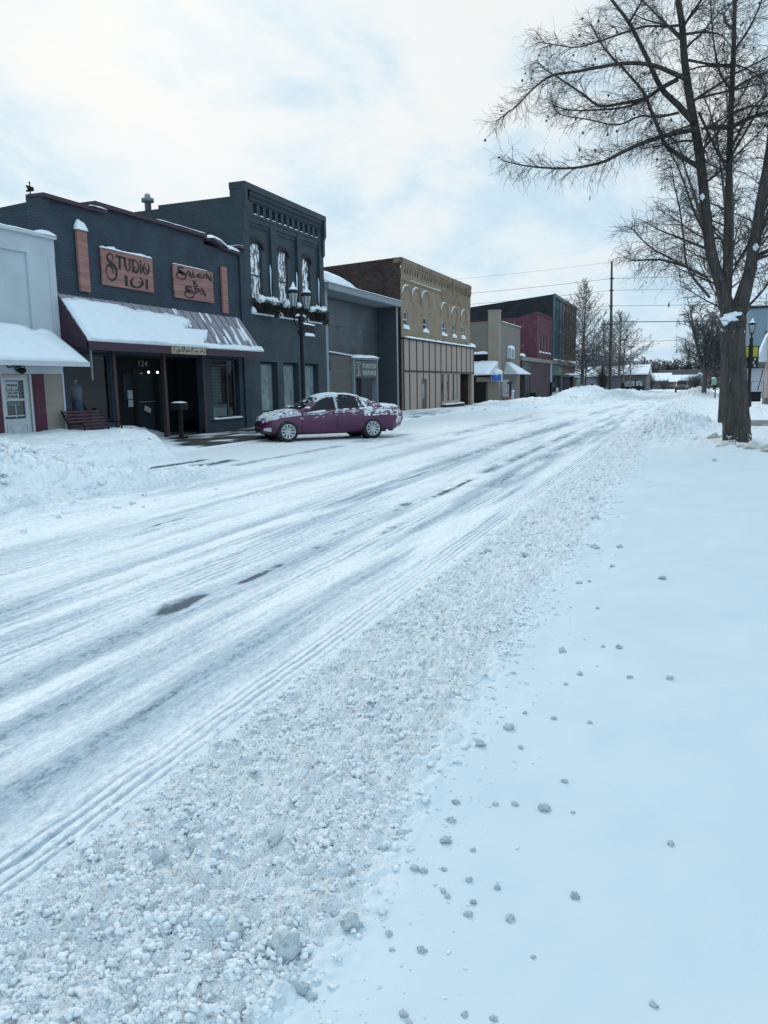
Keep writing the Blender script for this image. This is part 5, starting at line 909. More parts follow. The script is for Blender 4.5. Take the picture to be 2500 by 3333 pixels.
q=MB(); q.box(2.0,2.155,-.34,.34,.47,.56); q.box(2.0,2.16,-.28,.28,.33,.41); q.part('grille',black,t,local=True)
q=MB(); q.obox((-2.57,-.26,.72),(.015,0,.02),(0,.52,0),(0,0,.15)); q.part('licence_plate',whitep,t,local=True)
q=MB(); q.box(-2.25,-2.12,.35,.45,.20,.26); q.part('exhaust',black,t,local=True)
sn=MB()
def sfn(sc,th,h,ed=True):
    def f(u,v):
        n=float(fbm(np.array(u*sc+sc*1.3),np.array(v*sc*.6+sc),4)); e=min(1,min(u,1-u)*9) if ed else 1
        return max(-.012,h*e*(n+th)*1.6) if n+th>0 else -.012
    return f
for s_ in (1,-1):
    car.patch(sn,2.26,1.04,5.15,8,s_,0,70,26,sfn(24,.24,.010)); car.patch(sn,.95,.34,6.05,8,s_,0,34,18,sfn(12,.12,.012)); car.patch(sn,.34,-1.12,6.02,8,s_,0,40,14,sfn(7,.80,.020)); car.patch(sn,-1.12,-1.74,6.0,8,s_,0,26,14,sfn(9,.40,.02)); car.patch(sn,-1.72,-2.44,5.2,8,s_,0,28,16,sfn(9,.55,.024))
    for x0,x1,t0,t1,th in ((1.2,-1.1,4.0,5.1,.17),(1.02,-1.0,3.5,4.2,-.07),(-1.0,-2.2,3.4,4.3,.06),(-1.05,-2.4,3.9,6.0,.10),(.5,-.3,5.86,6.06,.35),(-.14,-.24,5.0,6.0,.25),(-.9,-1.25,5.05,6.0,.22),(2.1,1.0,4.0,5.2,.10),(-2.2,-2.44,2.4,5.2,.0),(-.2,-1.0,5.6,5.95,-.05)): car.patch(sn,x0,x1,t0,t1,s_,0,90,20,sfn(17+x0,th,.012,False))
sn.part('snow_cover',frostm,t,local=True)
# far dark suv
SUV={k:list(v) for k,v in SED.items()}; SUV['zt']=[(-2.52,1.0),(-2.4,1.3),(-2.2,1.68),(-1,1.75),(.2,1.72),(.45,1.6),(1.0,1.12),(1.9,1.0),(2.31,.7)]; SUV['zs']=[(-2.52,.9),(-1,1.02),(1,.98),(2.1,.85),(2.31,.6)]; SUV['wt']=[(-2.52,.6),(-2.2,.68),(.2,.66),(.6,.68),(1.02,.74),(1.9,.66),(2.31,.3)]; SUV['zb']=[(-2.4,.4),(0,.32),(2.31,.38)]
suvp=carpaint('charcoal car paint',(.02,.022,.026)); z=float(H(np.array(-1.5),np.array(126.)))
t=thing('far_car','dark sport utility car far down the snowy road','car',(-1.5,126,z),R(-90)); c2=Car(SUV); bo=c2.body(xs).part('body',suvp,t,local=True); cut_wheels(bo,AX,.36,.87)
for s_ in (-1,1):
    for x in AX: wheel(t,x,s_,.36,.90,alloy,rub,6)
    q=MB(); c2.patch(q,.8,-2.0,5.1,5.9,s_,.01,8,3); q.part('side_window',autoglass,t,local=True)
    q=MB(); c2.patch(q,2.0,2.2,4.2,5.4,s_,.012,3,3); q.part('headlight',MC['clear headlight lens'],t,local=True); q=MB(); c2.patch(q,-2.3,-2.45,4.0,5.6,s_,.012,3,3); q.part('tail_light',MC['red tail lamp'],t,local=True)
q=MB()
for s_ in (1,-1): c2.patch(q,1.0,.45,6.05,8,s_,.01,5,4)
q.part('windshield',autoglass,t,local=True); q=MB()
for s_ in (1,-1): c2.patch(q,-2.3,-2.45,6.05,8,s_,.012,4,4)
q.part('rear_window',autoglass,t,local=True)
# ================================================================== street lamps
def lantern(t,x,y,z,k=1):
    q=MB(); q.lathe([(.03*k,-.34*k),(.05*k,-.28*k),(.03*k,-.2*k),(.045*k,-.1*k),(.10*k,-.03*k),(.11*k,0)],(x,y,z),8); q.lathe([(.20*k,.44*k),(.21*k,.47*k),(.11*k,.60*k),(.05*k,.64*k),(.05*k,.70*k),(.015*k,.80*k)],(x,y,z),8)
    for i in range(8): a=2*math.pi*i/8; q.tube([(x+.105*k*math.cos(a),y+.105*k*math.sin(a),z),(x+.19*k*math.cos(a),y+.19*k*math.sin(a),z+.45*k)],.012*k,4)
    la=q.part('lantern',black,t); g=MB(); g.lathe([(.095*k,.005),(.18*k,.44*k)],(x,y,z),8,False); g.part('glass',lampglass,la); s=MB(); s.lathe([(.15*k,.555*k),(.155*k,.57*k),(.12*k,.625*k),(.06*k,.665*k),(.055*k,.72*k),(.01,.82*k)],(x,y,z),10); s.part('snow',snowlump,la)
def pole_mb(x,y,z0,z1,r=.07):
    q=MB(); q.lathe([(.20,0),(.20,.12),(.15,.2),(.14,.55),(.10,.65),(r,.8),(r*.95,z1-z0-.5),(r*1.4,z1-z0-.42),(r*.9,z1-z0-.3),(r*1.2,z1-z0-.1),(.03,z1-z0)],(x,y,z0),10); return q
X0,Y0=-12.75,25.45; z0=float(H(np.array(X0),np.array(Y0)))
t=thing('street_lamp','black street lamp with two snow capped lanterns before the blue building','street lamp',(X0,Y0,z0)); pole_mb(X0,Y0,z0,4.15,.068).part('pole',black,t)
q=MB()
for s_ in (-1,1): q.tube(smooth2([(X0,Y0,3.72),(X0,Y0+s_*.25,3.62),(X0,Y0+s_*.48,3.80),(X0,Y0+s_*.50,4.0)]),.026,6); q.tube(smooth2([(X0,Y0,3.98),(X0,Y0+s_*.2,4.02),(X0,Y0+s_*.42,3.9)]),.018,5)
q.part('scroll_arms',black,t); lantern(t,X0,Y0-.50,4.28); lantern(t,X0,Y0+.50,4.28)
s=MB(); 
for s_ in (-1,1): snow_cap(s,[(X0,Y0+s_*.12,4.02),(X0,Y0+s_*.36,3.98)],.07,.07,int(60+s_))
s.part('arm_snow',snowlump,t)
q=MB(); q.box(X0-.02,X0+.02,Y0,Y0+1.0,3.70,3.74); q.box(X0-.05,X0+.05,Y0+.1,Y0+.98,3.42,3.66); q.box(X0-.09,X0+.09,Y0-.09,Y0+.09,3.35,3.55); q.part('banner_arm',black,t); s=MB(); snow_cap(s,[(X0,Y0+.1,3.74),(X0,Y0+1.02,3.74)],.1,.06,71); snow_cap(s,[(X0+.06,Y0+.15,3.36),(X0+.06,Y0+.85,3.36)],.1,.09,72); s.part('banner_snow',snowlump,t)
def small_lamp(lab,x,y,h,k=1.2):
    z0=float(H(np.array(x),np.array(y))); t=thing('street_lamp',lab,'street lamp',(x,y,z0)); pole_mb(x,y,z0,z0+h-.9,.08).part('pole',black,t); lantern(t,x,y,z0+h-.75,k)
small_lamp('black street lamp standing right of the bare larch trunk','street lamp' and -12.1,100,4.9); small_lamp('black street lamp between the larch and the tall utility pole',-11.3,111,4.9)
x,y=2.5,42.2; z0=0.1; t=thing('street_lamp','black street lamp with a yellow and black banner right of the big tree','street lamp',(x,y,z0)); pole_mb(x,y,z0,3.55,.075).part('pole',black,t); lantern(t,x,y,3.72,.85)
q=MB(); q.box(x-.30,x+.36,y+.09,y+.10,2.08,3.12); bn=q.part('banner',M('black banner cloth',(.015,.018,.018),.8,.2,5,0),t)
q=MB(); q.box(x-.27,x-.09,y+.08,y+.089,2.62,3.08); q.box(x+.10,x+.30,y+.08,y+.089,2.62,3.08); q.part('yellow_lettering',M('yellow banner lettering',(.42,.38,.04),.7,.25,14,0,c2=(.08,.08,.02),th=(.56,.62)),bn)
q=MB(); 
for px_,pz in ((-.2,2.5),(.2,2.5),(.14,2.35),(.2,2.2),(-.16,2.3)): q.blob((x+px_,y+.08,pz),(.05,.008,.06),3)
q.part('pale_figures',lm,bn)
# ================================================================== utility pole and wires
t=thing('utility_pole','tall wooden utility pole with one crossarm beside the road','utility pole',(-10.45,112,-.25)); q=MB(); q.tube([(-10.35,112,-.4),(-10.42,112,8),(-10.55,112,17.1)],[.22,.19,.13],10); q.part('pole',polew,t)
q=MB(); q.box(-11.6,-9.35,111.75,111.87,8.95,9.10); q.part('crossarm',polew,t); q=MB()
for z in (14.9,13.4,11.4): q.box(-10.75,-10.2,111.85,112.1,z-.08,z+.04)
q.part('brackets',black,t)
names=['highest thin','second from top','third from top','fourth from top','thick fifth','lowest']
for i,(z,r,xl,xr) in enumerate(((17.0,.012,-75,45),(14.9,.022,-75,45),(13.4,.022,-75,45),(11.4,.024,-30,45),(9.35,.05,-11,45))):
    q=MB(); pts=[]
    for a,b in ((xl,-10.45),(-10.45,xr)):
        n=24
        for k in range(n+1): u=k/n; pts.append((a+(b-a)*u,112+.03*(a+(b-a)*u+10.45)*-1,z-4*u*(1-u)*(b-a)**2*.00022))
    q.tube(pts,r,5); q.top('power_wire',wirem,'%s power wire across the street at the tall utility pole'%names[i],'power wire',group='power wires')
q=MB(); n=20; q.tube([(-9.4+10.5*k/n,128-16*k/n,7.55-.6*(k/n)-1.0*(k/n)*(1-k/n)) for k in range(n+1)],.025,5); q.top('power_wire',wirem,'lowest power wire, slanting down to the right toward the round bare tree','power wire',group='power wires')
q=MB(); q.blob((-3.3,112,11.15),(.10,.10,.32),3,8,6,.1); q.tube(smooth2([(-3.3,112,11.4),(-2.3,112,12.3),(-1.8,112,12.55),(-.8,112,12.3),(1.2,112,12.2)]),.022,5); q.top('splice_box',wirem,'black splice box with a looped lead hanging on the fourth wire','cable box')
for x,y,h,lab in ((-9.9,128,7.9,'thin pale light pole between the larch trees'),(-8.5,122,6.6,'grey light pole with a flat head near the low building')):
    t=thing('light_pole',lab,'light pole',(x,y,-.25)); q=MB(); q.tube([(x,y,-.3),(x,y,h-.25)],[.10,.07],8); q.part('pole',M('grey galvanised pole',(.12,.125,.13),.6,.15,3,0),t); q=MB(); q.box(x-.5,x+.3,y-.12,y+.12,h-.3,h-.12); q.part('lamp_head',black,t)
# ================================================================== trees
def tubes_np(name,segs,mat,parent,n=3):    # segs: list of (pts, radii); fast merged tubes
    V=[];F=[];b=0
    ca=np.cos(2*np.pi*np.arange(n)/n); sa=np.sin(2*np.pi*np.arange(n)/n)
    for pts,rs_ in segs:
        P=np.asarray(pts,float); m=len(P); d=np.gradient(P,axis=0); d/=np.linalg.norm(d,axis=1)[:,None]+1e-9
        ref=np.array([.31,.47,.83]) ; a=np.cross(d,ref); a/=np.linalg.norm(a,axis=1)[:,None]+1e-9; c=np.cross(d,a); r=np.asarray(rs_,float)[:,None,None]
        V.append((P[:,None]+r*(a[:,None]*ca[None,:,None]+c[:,None]*sa[None,:,None])).reshape(-1,3))
        i=(np.arange(m-1)[:,None]*n+np.arange(n)[None]).ravel(); k=(np.arange(m-1)[:,None]*n+((np.arange(n)+1)%n)[None]).ravel()
        F.append(np.stack([i,k,k+n,i+n],1)+b); b+=m*n
    off=np.array(root_of(parent).location); o=D.objects.new(name,np_mesh(name,np.concatenate(V)-off,np.concatenate(F),mat)); COL.objects.link(o); o.parent=parent; return o
def branch(rn,p,d,Ln,r,n=5,wob=.25,droop=0.,r1=None):
    p=np.array(p,float); d=np.array(d,float); d/=np.linalg.norm(d); P=[p.copy()]; 
    for i in range(n):
        d=d+np.array([rn.gauss(0,wob),rn.gauss(0,wob),rn.gauss(0,wob)-droop])*1.0/math.sqrt(n); d/=np.linalg.norm(d); p=p+d*Ln/n; P.append(p.copy())
    r1=r*.45 if r1 is None else r1; return np.array(P),np.linspace(r,r1,n+1)
def along(P,f):
    k=f*(len(P)-1); i=min(int(k),len(P)-2); u=k-i; return P[i]*(1-u)+P[i+1]*u,(P[i+1]-P[i])/np.linalg.norm(P[i+1]-P[i])
def sprays(rn,segs,P,R_,step,L0,L1,droop,tw,start=.12,tips=(5,9),tr=.006,up=.15,tl=(.16,.42)):
    Ln=np.linalg.norm(np.diff(P,axis=0),axis=1).sum(); n=max(2,int(Ln*(1-start)/step))
    for k in range(n):
        f=start+(1-start)*(k+rn.random())/n; f=min(f,.995); p,d=along(P,f); o=np.array([rn.gauss(0,1),rn.gauss(0,1),rn.gauss(0,1)]); o-=d*o.dot(d); o/=np.linalg.norm(o)+1e-9
        dd=d*.75+o*.8+np.array([0,0,up]); L_=rn.uniform(L0,L1)*(1.15-.6*f); r=min(.016,tr*1.9)
        Q,rr=branch(rn,p,dd,L_,r,6,.30,droop,tr*.9); segs.append((Q,rr))
        for j in range(rn.randint(*tips)):
            g=.15+.85*rn.random(); q,e=along(Q,min(g,.99)); o2=np.array([rn.gauss(0,1),rn.gauss(0,1),rn.gauss(0,1)-.35]); S_,sr=branch(rn,q,e*.7+o2*.6,rn.uniform(*tl),tr*.9,3,.30,droop*.8,tr*.5); segs.append((S_,sr))
            if rn.random()<tw: 
                q2,e2=along(S_,rn.uniform(.3,.9)); segs.append(branch(rn,q2,e2+np.array([rn.gauss(0,.7),rn.gauss(0,.7),rn.gauss(-.2,.6)]),rn.uniform(.1,.25),tr*.7,2,.4,droop,tr*.5))
def bark_trunk(name,path,rad,parent,seed,na=56,nz=70,amp=.10):
    path=[np.array(p,float) for p in path]; s=np.linspace(0,1,len(path)); us=np.linspace(0,1,nz); C=np.stack([np.interp(us,s,[p[k] for p in path]) for k in range(3)],1); Rr=np.interp(us,s,rad)
    th=np.linspace(0,2*np.pi,na,endpoint=False); A,Z=np.meshgrid(th,C[:,2]); cx_,sx_=np.cos(A),np.sin(A)
    f=np.abs(fbm(A*5.1/ (2*np.pi)*9+.35*np.sin(Z*3+seed),Z*1.5+seed,3)); lob=.06*np.cos(A*3+seed+Z*.5)+.05*np.cos(A*5+2*seed-Z*.4)
    # close the noise seam
    rr=Rr[:,None]*(1+lob+amp*(f-.25)+.03*vn(cx_*6+seed,Z*9+sx_*6)); V=np.stack([C[:,0,None]+rr*cx_,C[:,1,None]+rr*sx_,np.broadcast_to(C[:,2,None],rr.shape)],-1).reshape(-1,3)
    i=(np.arange(nz-1)[:,None]*na+np.arange(na)[None]).ravel(); k=(np.arange(nz-1)[:,None]*na+((np.arange(na)+1)%na)[None]).ravel(); off=np.array(root_of(parent).location)
    o=D.objects.new(name,np_mesh(name,V-off,np.stack([i,k,k+na,i+na],1),bark)); COL.objects.link(o); o.parent=parent; return o
LIMBS={
'L1':[(0.70,3.12),(0.47,3.74),(0.28,4.32),(0.14,5.08),(0.04,5.83),(-0.08,6.57),(-0.20,7.13),(-0.35,7.87),(-0.45,8.49),(-0.52,9.14),(-0.62,9.68),(-0.70,10.38),(-0.78,11.15)],
'L2':[(0.66,3.12),(0.62,3.73),(0.58,4.48),(0.55,5.96),(0.53,7.75),(0.53,8.45),(0.51,9.48),(0.50,10.33)],
'L3':[(0.91,3.07),(1.00,3.56),(1.08,4.08),(1.22,5.35),(1.33,6.31),(1.39,7.28),(1.40,8.31),(1.40,9.33)],
'b1':[(-0.07,6.21),(-0.39,6.44),(-0.76,6.73),(-0.92,7.08),(-1.12,7.54),(-1.28,7.91),(-1.67,8.40),(-2.10,8.89),(-2.30,9.21),(-2.46,9.49)],
'b2':[(-0.21,7.15),(-0.54,7.54),(-0.91,7.95),(-1.23,8.61),(-1.63,9.39),(-2.01,9.92),(-2.33,10.44)],
'b2b':[(-1.63,9.39),(-1.36,9.81),(-1.21,10.10)],
'b3':[(-0.38,8.05),(-0.71,8.24),(-1.12,8.45),(-1.68,8.57),(-2.32,8.57),(-2.79,8.55),(-3.30,8.55),(-3.71,8.34),(-4.11,8.01),(-4.61,7.72)],
'b4':[(-0.17,7.00),(-0.77,6.95),(-1.32,6.83),(-1.81,6.66),(-2.12,6.54),(-2.75,6.48),(-3.40,6.55),(-3.93,6.66),(-4.40,6.81)],
'b5':[(-0.56,8.08),(-0.91,7.95),(-1.24,7.78),(-1.77,7.74),(-2.23,7.76),(-2.62,8.07),(-3.10,8.44),(-3.43,8.68),(-3.67,8.94)],
'b5b':[(-1.24,7.76),(-1.61,7.66),(-2.22,7.67),(-2.89,7.75),(-3.30,7.94)],
'b6':[(-0.53,7.39),(-0.86,7.36),(-1.08,7.38),(-1.34,7.42),(-1.83,7.30),(-2.45,7.49),(-3.09,7.68),(-3.25,7.90)],
'b7':[(0.23,3.83),(-0.30,4.13),(-0.68,4.37),(-0.99,4.56),(-1.30,4.86),(-1.46,5.06)],
'b7b':[(-0.30,4.13),(-0.83,4.30),(-1.36,4.32),(-1.48,4.37)],'b7c':[(0.13,4.48),(-0.32,4.70),(-0.81,4.93),(-1.16,5.15)],
'b8':[(-0.51,9.17),(-0.85,9.19),(-1.29,9.26),(-1.88,9.18),(-2.34,9.10),(-2.80,9.07),(-3.31,9.22),(-3.64,9.31)],
'b8b':[(-0.48,8.81),(-0.81,9.18),(-1.30,9.73),(-1.61,10.06)],'b9':[(-0.45,8.97),(-0.09,8.95),(0.26,8.84),(0.48,8.56)],'b10':[(-0.46,9.20),(-0.22,9.44),(0.02,9.64)],
'b11':[(-0.05,6.99),(0.13,7.04),(0.54,7.23)],'b12':[(0.09,7.02),(0.55,6.97),(0.93,7.10),(1.28,7.17),(1.73,7.24)],'b13':[(0.54,7.23),(0.92,7.33),(1.27,7.30),(1.69,7.38)],
'b14':[(-0.37,8.44),(0.08,8.29),(0.60,8.19),(0.92,8.01),(1.16,7.83)],'b15':[(-0.04,6.75),(-0.40,6.79),(-0.76,6.76),(-1.32,6.72)],'b16':[(-0.11,7.34),(0.10,6.88),(0.33,6.42),(0.50,6.22)],
'b17':[(0.06,4.90),(-0.16,5.37),(-0.36,5.91),(-0.57,6.41),(-0.76,6.69)],'b18':[(0.66,3.80),(0.86,4.20),(1.18,4.88),(1.45,5.51)],'b19':[(0.28,3.4),(-0.20,4.05),(-0.32,4.74),(-0.42,5.31),(-0.55,5.85),(-0.64,6.31)],
'b20':[(0.04,5.83),(0.42,6.12),(0.75,6.44),(1.02,6.70),(1.28,6.95)],'b21':[(1.0,3.1),(1.38,3.54),(1.57,3.93),(1.86,4.32)],'b22':[(1.08,4.08),(1.32,4.69),(1.57,5.14)],
'b23':[(-0.16,7.63),(0.28,7.68),(0.76,7.72),(1.17,7.76)],'b24':[(0.55,6.32),(0.93,6.99),(1.18,7.45),(1.43,7.87)],'b25':[(0.55,5.96),(0.33,6.49),(0.12,7.31),(-0.15,7.84)],
'b26':[(0.54,7.68),(0.29,8.06),(0.17,8.50),(0.08,9.04),(0.02,9.67)],'b27':[(0.52,8.45),(0.77,8.82),(0.96,9.20),(1.07,9.52)]}
RAD={'L1':(.138,.05),'L2':(.10,.03),'L3':(.155,.06),'b2':(.075,.025),'b1':(.055,.012),'b3':(.055,.010),'b4':(.055,.010),'b12':(.06,.02),'b5':(.05,.010),'b16':(.03,.02)}
rn=random.Random(11); TY=19.8
t=thing('street_tree','big bare street tree with forked trunk at right, snow in its crotch','tree',(1.0,TY,.08))
tr_=bark_trunk('trunk',[(1.0,TY,-.15),(.985,TY,.25),(.93,TY,1.0),(.85,TY,1.8),(.79,TY,2.5),(.79,TY,2.85),(.80,TY,3.15)],[.36,.30,.268,.252,.25,.265,.21],t,3.1)
big=[];segs=[]
for k,v in LIMBS.items():
    yo=0; sgn=rn.choice((-1,1)); slope=rn.uniform(.05,.32)*sgn; P=[]
    base=v[0]; 
    if k in('L1','L2','L3'): slope=0
    ydir={'L1':.03,'L2':.10,'L3':-.03}.get(k)
    for (x_,z_) in v:
        L_=math.hypot(x_-base[0],z_-base[1]); P.append((x_,TY+(ydir*(z_-3) if ydir is not None else slope*L_),z_))
    # keep the traced outline from the viewer's side while the limb runs nearer or farther
    P=[((p[0])*p[1]/TY,p[1],1.6+(p[2]-1.6)*p[1]/TY) for p in P]
    P=np.array(smooth2(P,5)); r0,r1=RAD.get(k,(.030,.008)); big.append((P,np.linspace(r0,r1,len(P))))
    lead=k in('L1','L2','L3','b2'); sprays(rn,segs,P,None,.048 if not lead else .11,.45,1.2 if lead else .8,.14,.6,.08 if not lead else .3,(5,9),.0036,.10,(.14,.40))
# limbs toward and away from the street that the picture shows end on
for k in range(30):
    nm=rn.choice(('L1','L2','L3','L1','L3','L2')); v=LIMBS[nm]; i=rn.uniform(.25,.98); P0=np.array([(x_,TY+{'L1':.03,'L2':.10,'L3':-.03}[nm]*(z_-3),z_) for x_,z_ in v]); p,d=along(P0,i); a=rn.uniform(-1.2,1.2)+(math.pi/2 if rn.random()<.5 else -math.pi/2)
    if nm=='L3': a=rn.uniform(-1.3,1.3)
    Q,rr=branch(rn,p,(math.cos(a)*.9,math.sin(a),rn.uniform(.25,.8)),rn.uniform(1.4,2.6),.032,9,.30,.06,.008); big.append((Q,rr)); sprays(rn,segs,Q,None,.10,.4,.9,.18,.5,.12,(4,8),.0040)
tubes_np('branches',big,bark,tr_,9); tubes_np('crown',segs,barkdk,t,3)
pods=MB()
for k in range(170):
    P,_=segs[rn.randrange(len(segs))]; p=P[-1]; L_=rn.uniform(.05,.13) if p[2]<6.3 else rn.uniform(.03,.06); pods.blob((p[0],p[1],p[2]-L_*.5),(.013 if p[2]<6.3 else .028,.013 if p[2]<6.3 else .028,L_*.6),k,5,4,.15)
pods.part('seed_pods',barkdk,t)['kind']='stuff'
s=MB(); s.blob((.69,TY-.27,2.92),(.16,.09,.07),3,14,10,.5); s.blob((.80,TY-.26,3.0),(.13,.08,.05),5,14,10,.4); s.blob((.61,TY-.26,2.82),(.07,.05,.05),6,10,8,.4); s.part('crotch_snow',snowlump,t)
for c_,r_ in (((.03,TY-.13,5.55),(.05,.04,.07)),((1.15,TY-.16,4.4),(.06,.04,.08))): s=MB(); s.blob(c_,r_,9); s.part('limb_snow',snowlump,t)
s=MB()
rq=random.Random(8)
for k in range(44):
    a=rq.uniform(3.4,6.0); z=rq.choice((rq.uniform(.10,.32),rq.uniform(.10,.42),rq.uniform(.10,.36),rq.uniform(2.5,2.72))); r=np.interp(z,[0,.25,1,1.8,2.5,2.85],[.335,.295,.265,.25,.25,.262])*1.0; cxx=np.interp(z,[0,1,1.8,2.5],[1.0,.93,.85,.79]); s.blob((cxx+r*math.cos(a),TY+r*math.sin(a),z),(rq.uniform(.006,.018),rq.uniform(.006,.016),rq.uniform(.01,.025)),k,6,5,.3)
s.part('bark_snow',snowlump,t)['kind']='stuff'
kn=MB(); kn.lathe([(.09,0),(.085,.05),(.05,.06)],(0,0,0),14); kn.v=[(.93+x_,TY-.30-z_,2.78+y_) for x_,y_,z_ in kn.v]; kn.part('cut_knot',M('dark cut wood',(.04,.033,.03),.9,.3,14,.4,30),t)
tanm=snowmat('sandy dirty snow',(.62,.62,.60),(.36,.33,.28),.9,30,100,(.42,.7))
for x_,y_,r in ((.55,21.2,.17),(.76,19.1,.15),(.66,19.0,.10),(1.05,18.85,.10),(1.28,18.7,.16),(1.5,18.2,.14),(1.72,17.8,.14),(.48,21.1,.09)):
    s=MB(); s.blob((x_,y_,.10+r*.22),(r*1.2,r,r*.75),int(r*100),16,12,.45); s.top('sandy_snow_clump',tanm,'largest sandy snow clump, just left of the big tree base' if r==.17 else 'sandy brown snow clump beside the foot of the big tree','snow clump',group='sandy snow clumps round the big tree')
# ---- generic bare trees
def bare_tree(name,label,loc,h,r,spread,seed,clear=.25,leaders=4,density=1.0,tw=.006,group=None,mat=None,step=.16,lz=None):
    rn=random.Random(seed); x,y=loc; z0=float(H(np.array(float(x)),np.array(float(y)))) if y<148 and -22<x<14 else -.35; mat=mat or barkdk
    t=thing(name,label,'tree',(x,y,z0),0,group); fk=clear*h
    big=[];segs=[]; big.append(branch(rn,(x,y,z0-.1),(0,0,1),fk+.1,r,5,.04,0,r*.8))
    for k in range(leaders):
        a=2*math.pi*k/leaders+rn.uniform(-.4,.4); P,rr=branch(rn,(x,y,z0+fk-.05),(math.cos(a)*spread/h*1.3,math.sin(a)*spread/h*1.3,1),(h-fk)*rn.uniform(.82,1.02),r*.55,10,.14,-.05,tw*1.5); big.append((P,rr))
        nl=int(9*density)
        for j in range(nl):
            f=.08+.85*(j+rn.random())/nl; p,d=along(P,f); b=rn.uniform(0,6.28); Ln=spread*(1.05-.75*f)*rn.uniform(.7,1.15); Q,q=branch(rn,p,d*.55+np.array([math.cos(b),math.sin(b),.25]),Ln,max(tw*1.6,r*.16),6,.28,.02,tw); big.append((Q,q)); sprays(rn,segs,Q,None,step,Ln*.22,Ln*.5,.05,.3,.15,(3,7),tw,.2,(Ln*.10,Ln*.26))
        sprays(rn,segs,P,None,step*1.3,spread*.2,spread*.45,.03,.3,.2,(3,7),tw,.2,(spread*.08,spread*.2))
    tk=tubes_np('trunk',big,mat,t,6); tubes_np('crown',segs,mat,t,3); return t
def larch(name,label,loc,h,r,spread,seed,tw,nb=90,group=None,mat=None,z=None):
    rn=random.Random(seed); x,y=loc; z0=float(H(np.array(float(x)),np.array(float(y)))) if y<148 else -.35; mat=mat or barkdk
    t=thing(name,label,'tree',(x,y,z0),0,group); big=[branch(rn,(x,y,z0-.1),(0,0,1),h,r,10,.02,0,tw)]; segs=[]
    for k in range(nb):
        f=.16+.82*k/nb; a=k*2.4+rn.uniform(-.3,.3); Ln=spread*min(1,.62+f*1.1)*min(1,(1.03-f)*1.55)**.9*rn.uniform(.65,1.1); el=.12+.95*f
        Q,q=branch(rn,(x,y,z0+h*f),(math.cos(a),math.sin(a),el),Ln,max(tw*1.5,r*.22*(1-f)),6,.13,-.12,tw*.9); big.append((Q,q)); sprays(rn,segs,Q,None,.22,Ln*.10,Ln*.30,-.05,.0,.2,(1,3),tw,.3,(.15,.4))
    tubes_np('trunk',big,mat,t,6); tubes_np('crown',segs,mat,t,3)
bare_tree('street_tree','second bare street tree half hidden behind the big forked trunk','' or (.97,28.5),10.5,.20,2.3,21,.30,4,1.0,.0075,None,barkdk,.15)
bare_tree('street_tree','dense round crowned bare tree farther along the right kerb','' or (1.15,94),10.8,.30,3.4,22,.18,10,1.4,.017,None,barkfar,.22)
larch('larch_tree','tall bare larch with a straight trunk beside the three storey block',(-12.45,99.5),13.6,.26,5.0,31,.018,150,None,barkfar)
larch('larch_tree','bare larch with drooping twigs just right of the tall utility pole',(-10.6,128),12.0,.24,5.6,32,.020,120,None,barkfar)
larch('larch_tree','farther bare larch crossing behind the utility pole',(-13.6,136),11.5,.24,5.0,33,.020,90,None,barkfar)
q=random.Random(77)
FT=[(-27,232,13.5,4.5),(-21,236,11,4),(-17.5,228,9.5,3.5),(-14.5,240,9,3.6),(-11.5,234,8.0,3.2),(-9,242,8.8,3.2),(-6.4,236,8.2,3.0),(-3.6,240,8.6,3.2),(-1,236,7.6,3.0),(3,238,9,3.4),(-33,240,13,5),(7,232,9.5,3.5)]
DESC=['tallest','second tallest','slim','broad','low','twiggy','short','round','lowest','leaning','widest','outer']
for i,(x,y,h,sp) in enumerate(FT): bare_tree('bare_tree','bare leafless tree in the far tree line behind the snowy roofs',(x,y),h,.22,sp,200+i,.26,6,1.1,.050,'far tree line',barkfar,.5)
def conifer(label,loc,h,sp,seed):
    rn=random.Random(seed); x,y=loc; t=thing('conifer',label,'tree',(x,y,-.35)); q=MB(); q.tube([(x,y,-.4),(x,y,h*.9)],[.2,.05],6); q.part('trunk',barkdk,t); f=MB()
    for k in range(1500):
        u=rn.random()**.7; z=.5+h*(1-u); rr=sp*u*rn.uniform(.3,1.05)*(1+.2*math.sin(z*5)); a=rn.uniform(0,6.28); p=Vector((x+rr*math.cos(a),y+rr*math.sin(a),z-.3*rr)); d=Vector((math.cos(a),math.sin(a),-.35))*rn.uniform(.25,.6); o=Vector((-math.sin(a),math.cos(a),rn.uniform(-.3,.3)))*rn.uniform(.08,.18); f.add([p-o,p+o,p+d],[(0,1,2)])
    f.part('crown',ever,t)
conifer('dark evergreen with pointed top right of the far tree line',(-1.2,214),8.6,2.3,5); conifer('dark evergreen beside the pointed one, partly behind the round tree',(1.8,220),7.2,2.4,6); conifer('broad low dark evergreen behind the brown houses',(-6.2,222),5.2,2.8,7); conifer('dark evergreen at the right, seen between the street tree trunks',(3.4,150),9.5,2.4,8)
hd=MB(); rn=random.Random(3)
for k in range(5200):
    x=rn.uniform(-16,12); z=-.3+5.2*rn.random()*(.8+.25*math.sin(x*.9)+.1*math.sin(x*2.3)); p=Vector((x,226+rn.uniform(-2,2),z)); a=Vector((rn.uniform(-1,1),rn.uniform(-.4,.4),rn.uniform(-.2,1))).normalized()*rn.uniform(.3,.7); o=Vector((rn.uniform(-1,1),0,rn.uniform(-1,1))).normalized()*.16; hd.add([p-o,p+o,p+a],[(0,1,2)])
hd.top('far_thicket',ever,'dark evergreen thicket massed below the far tree line','thicket',kind='stuff')
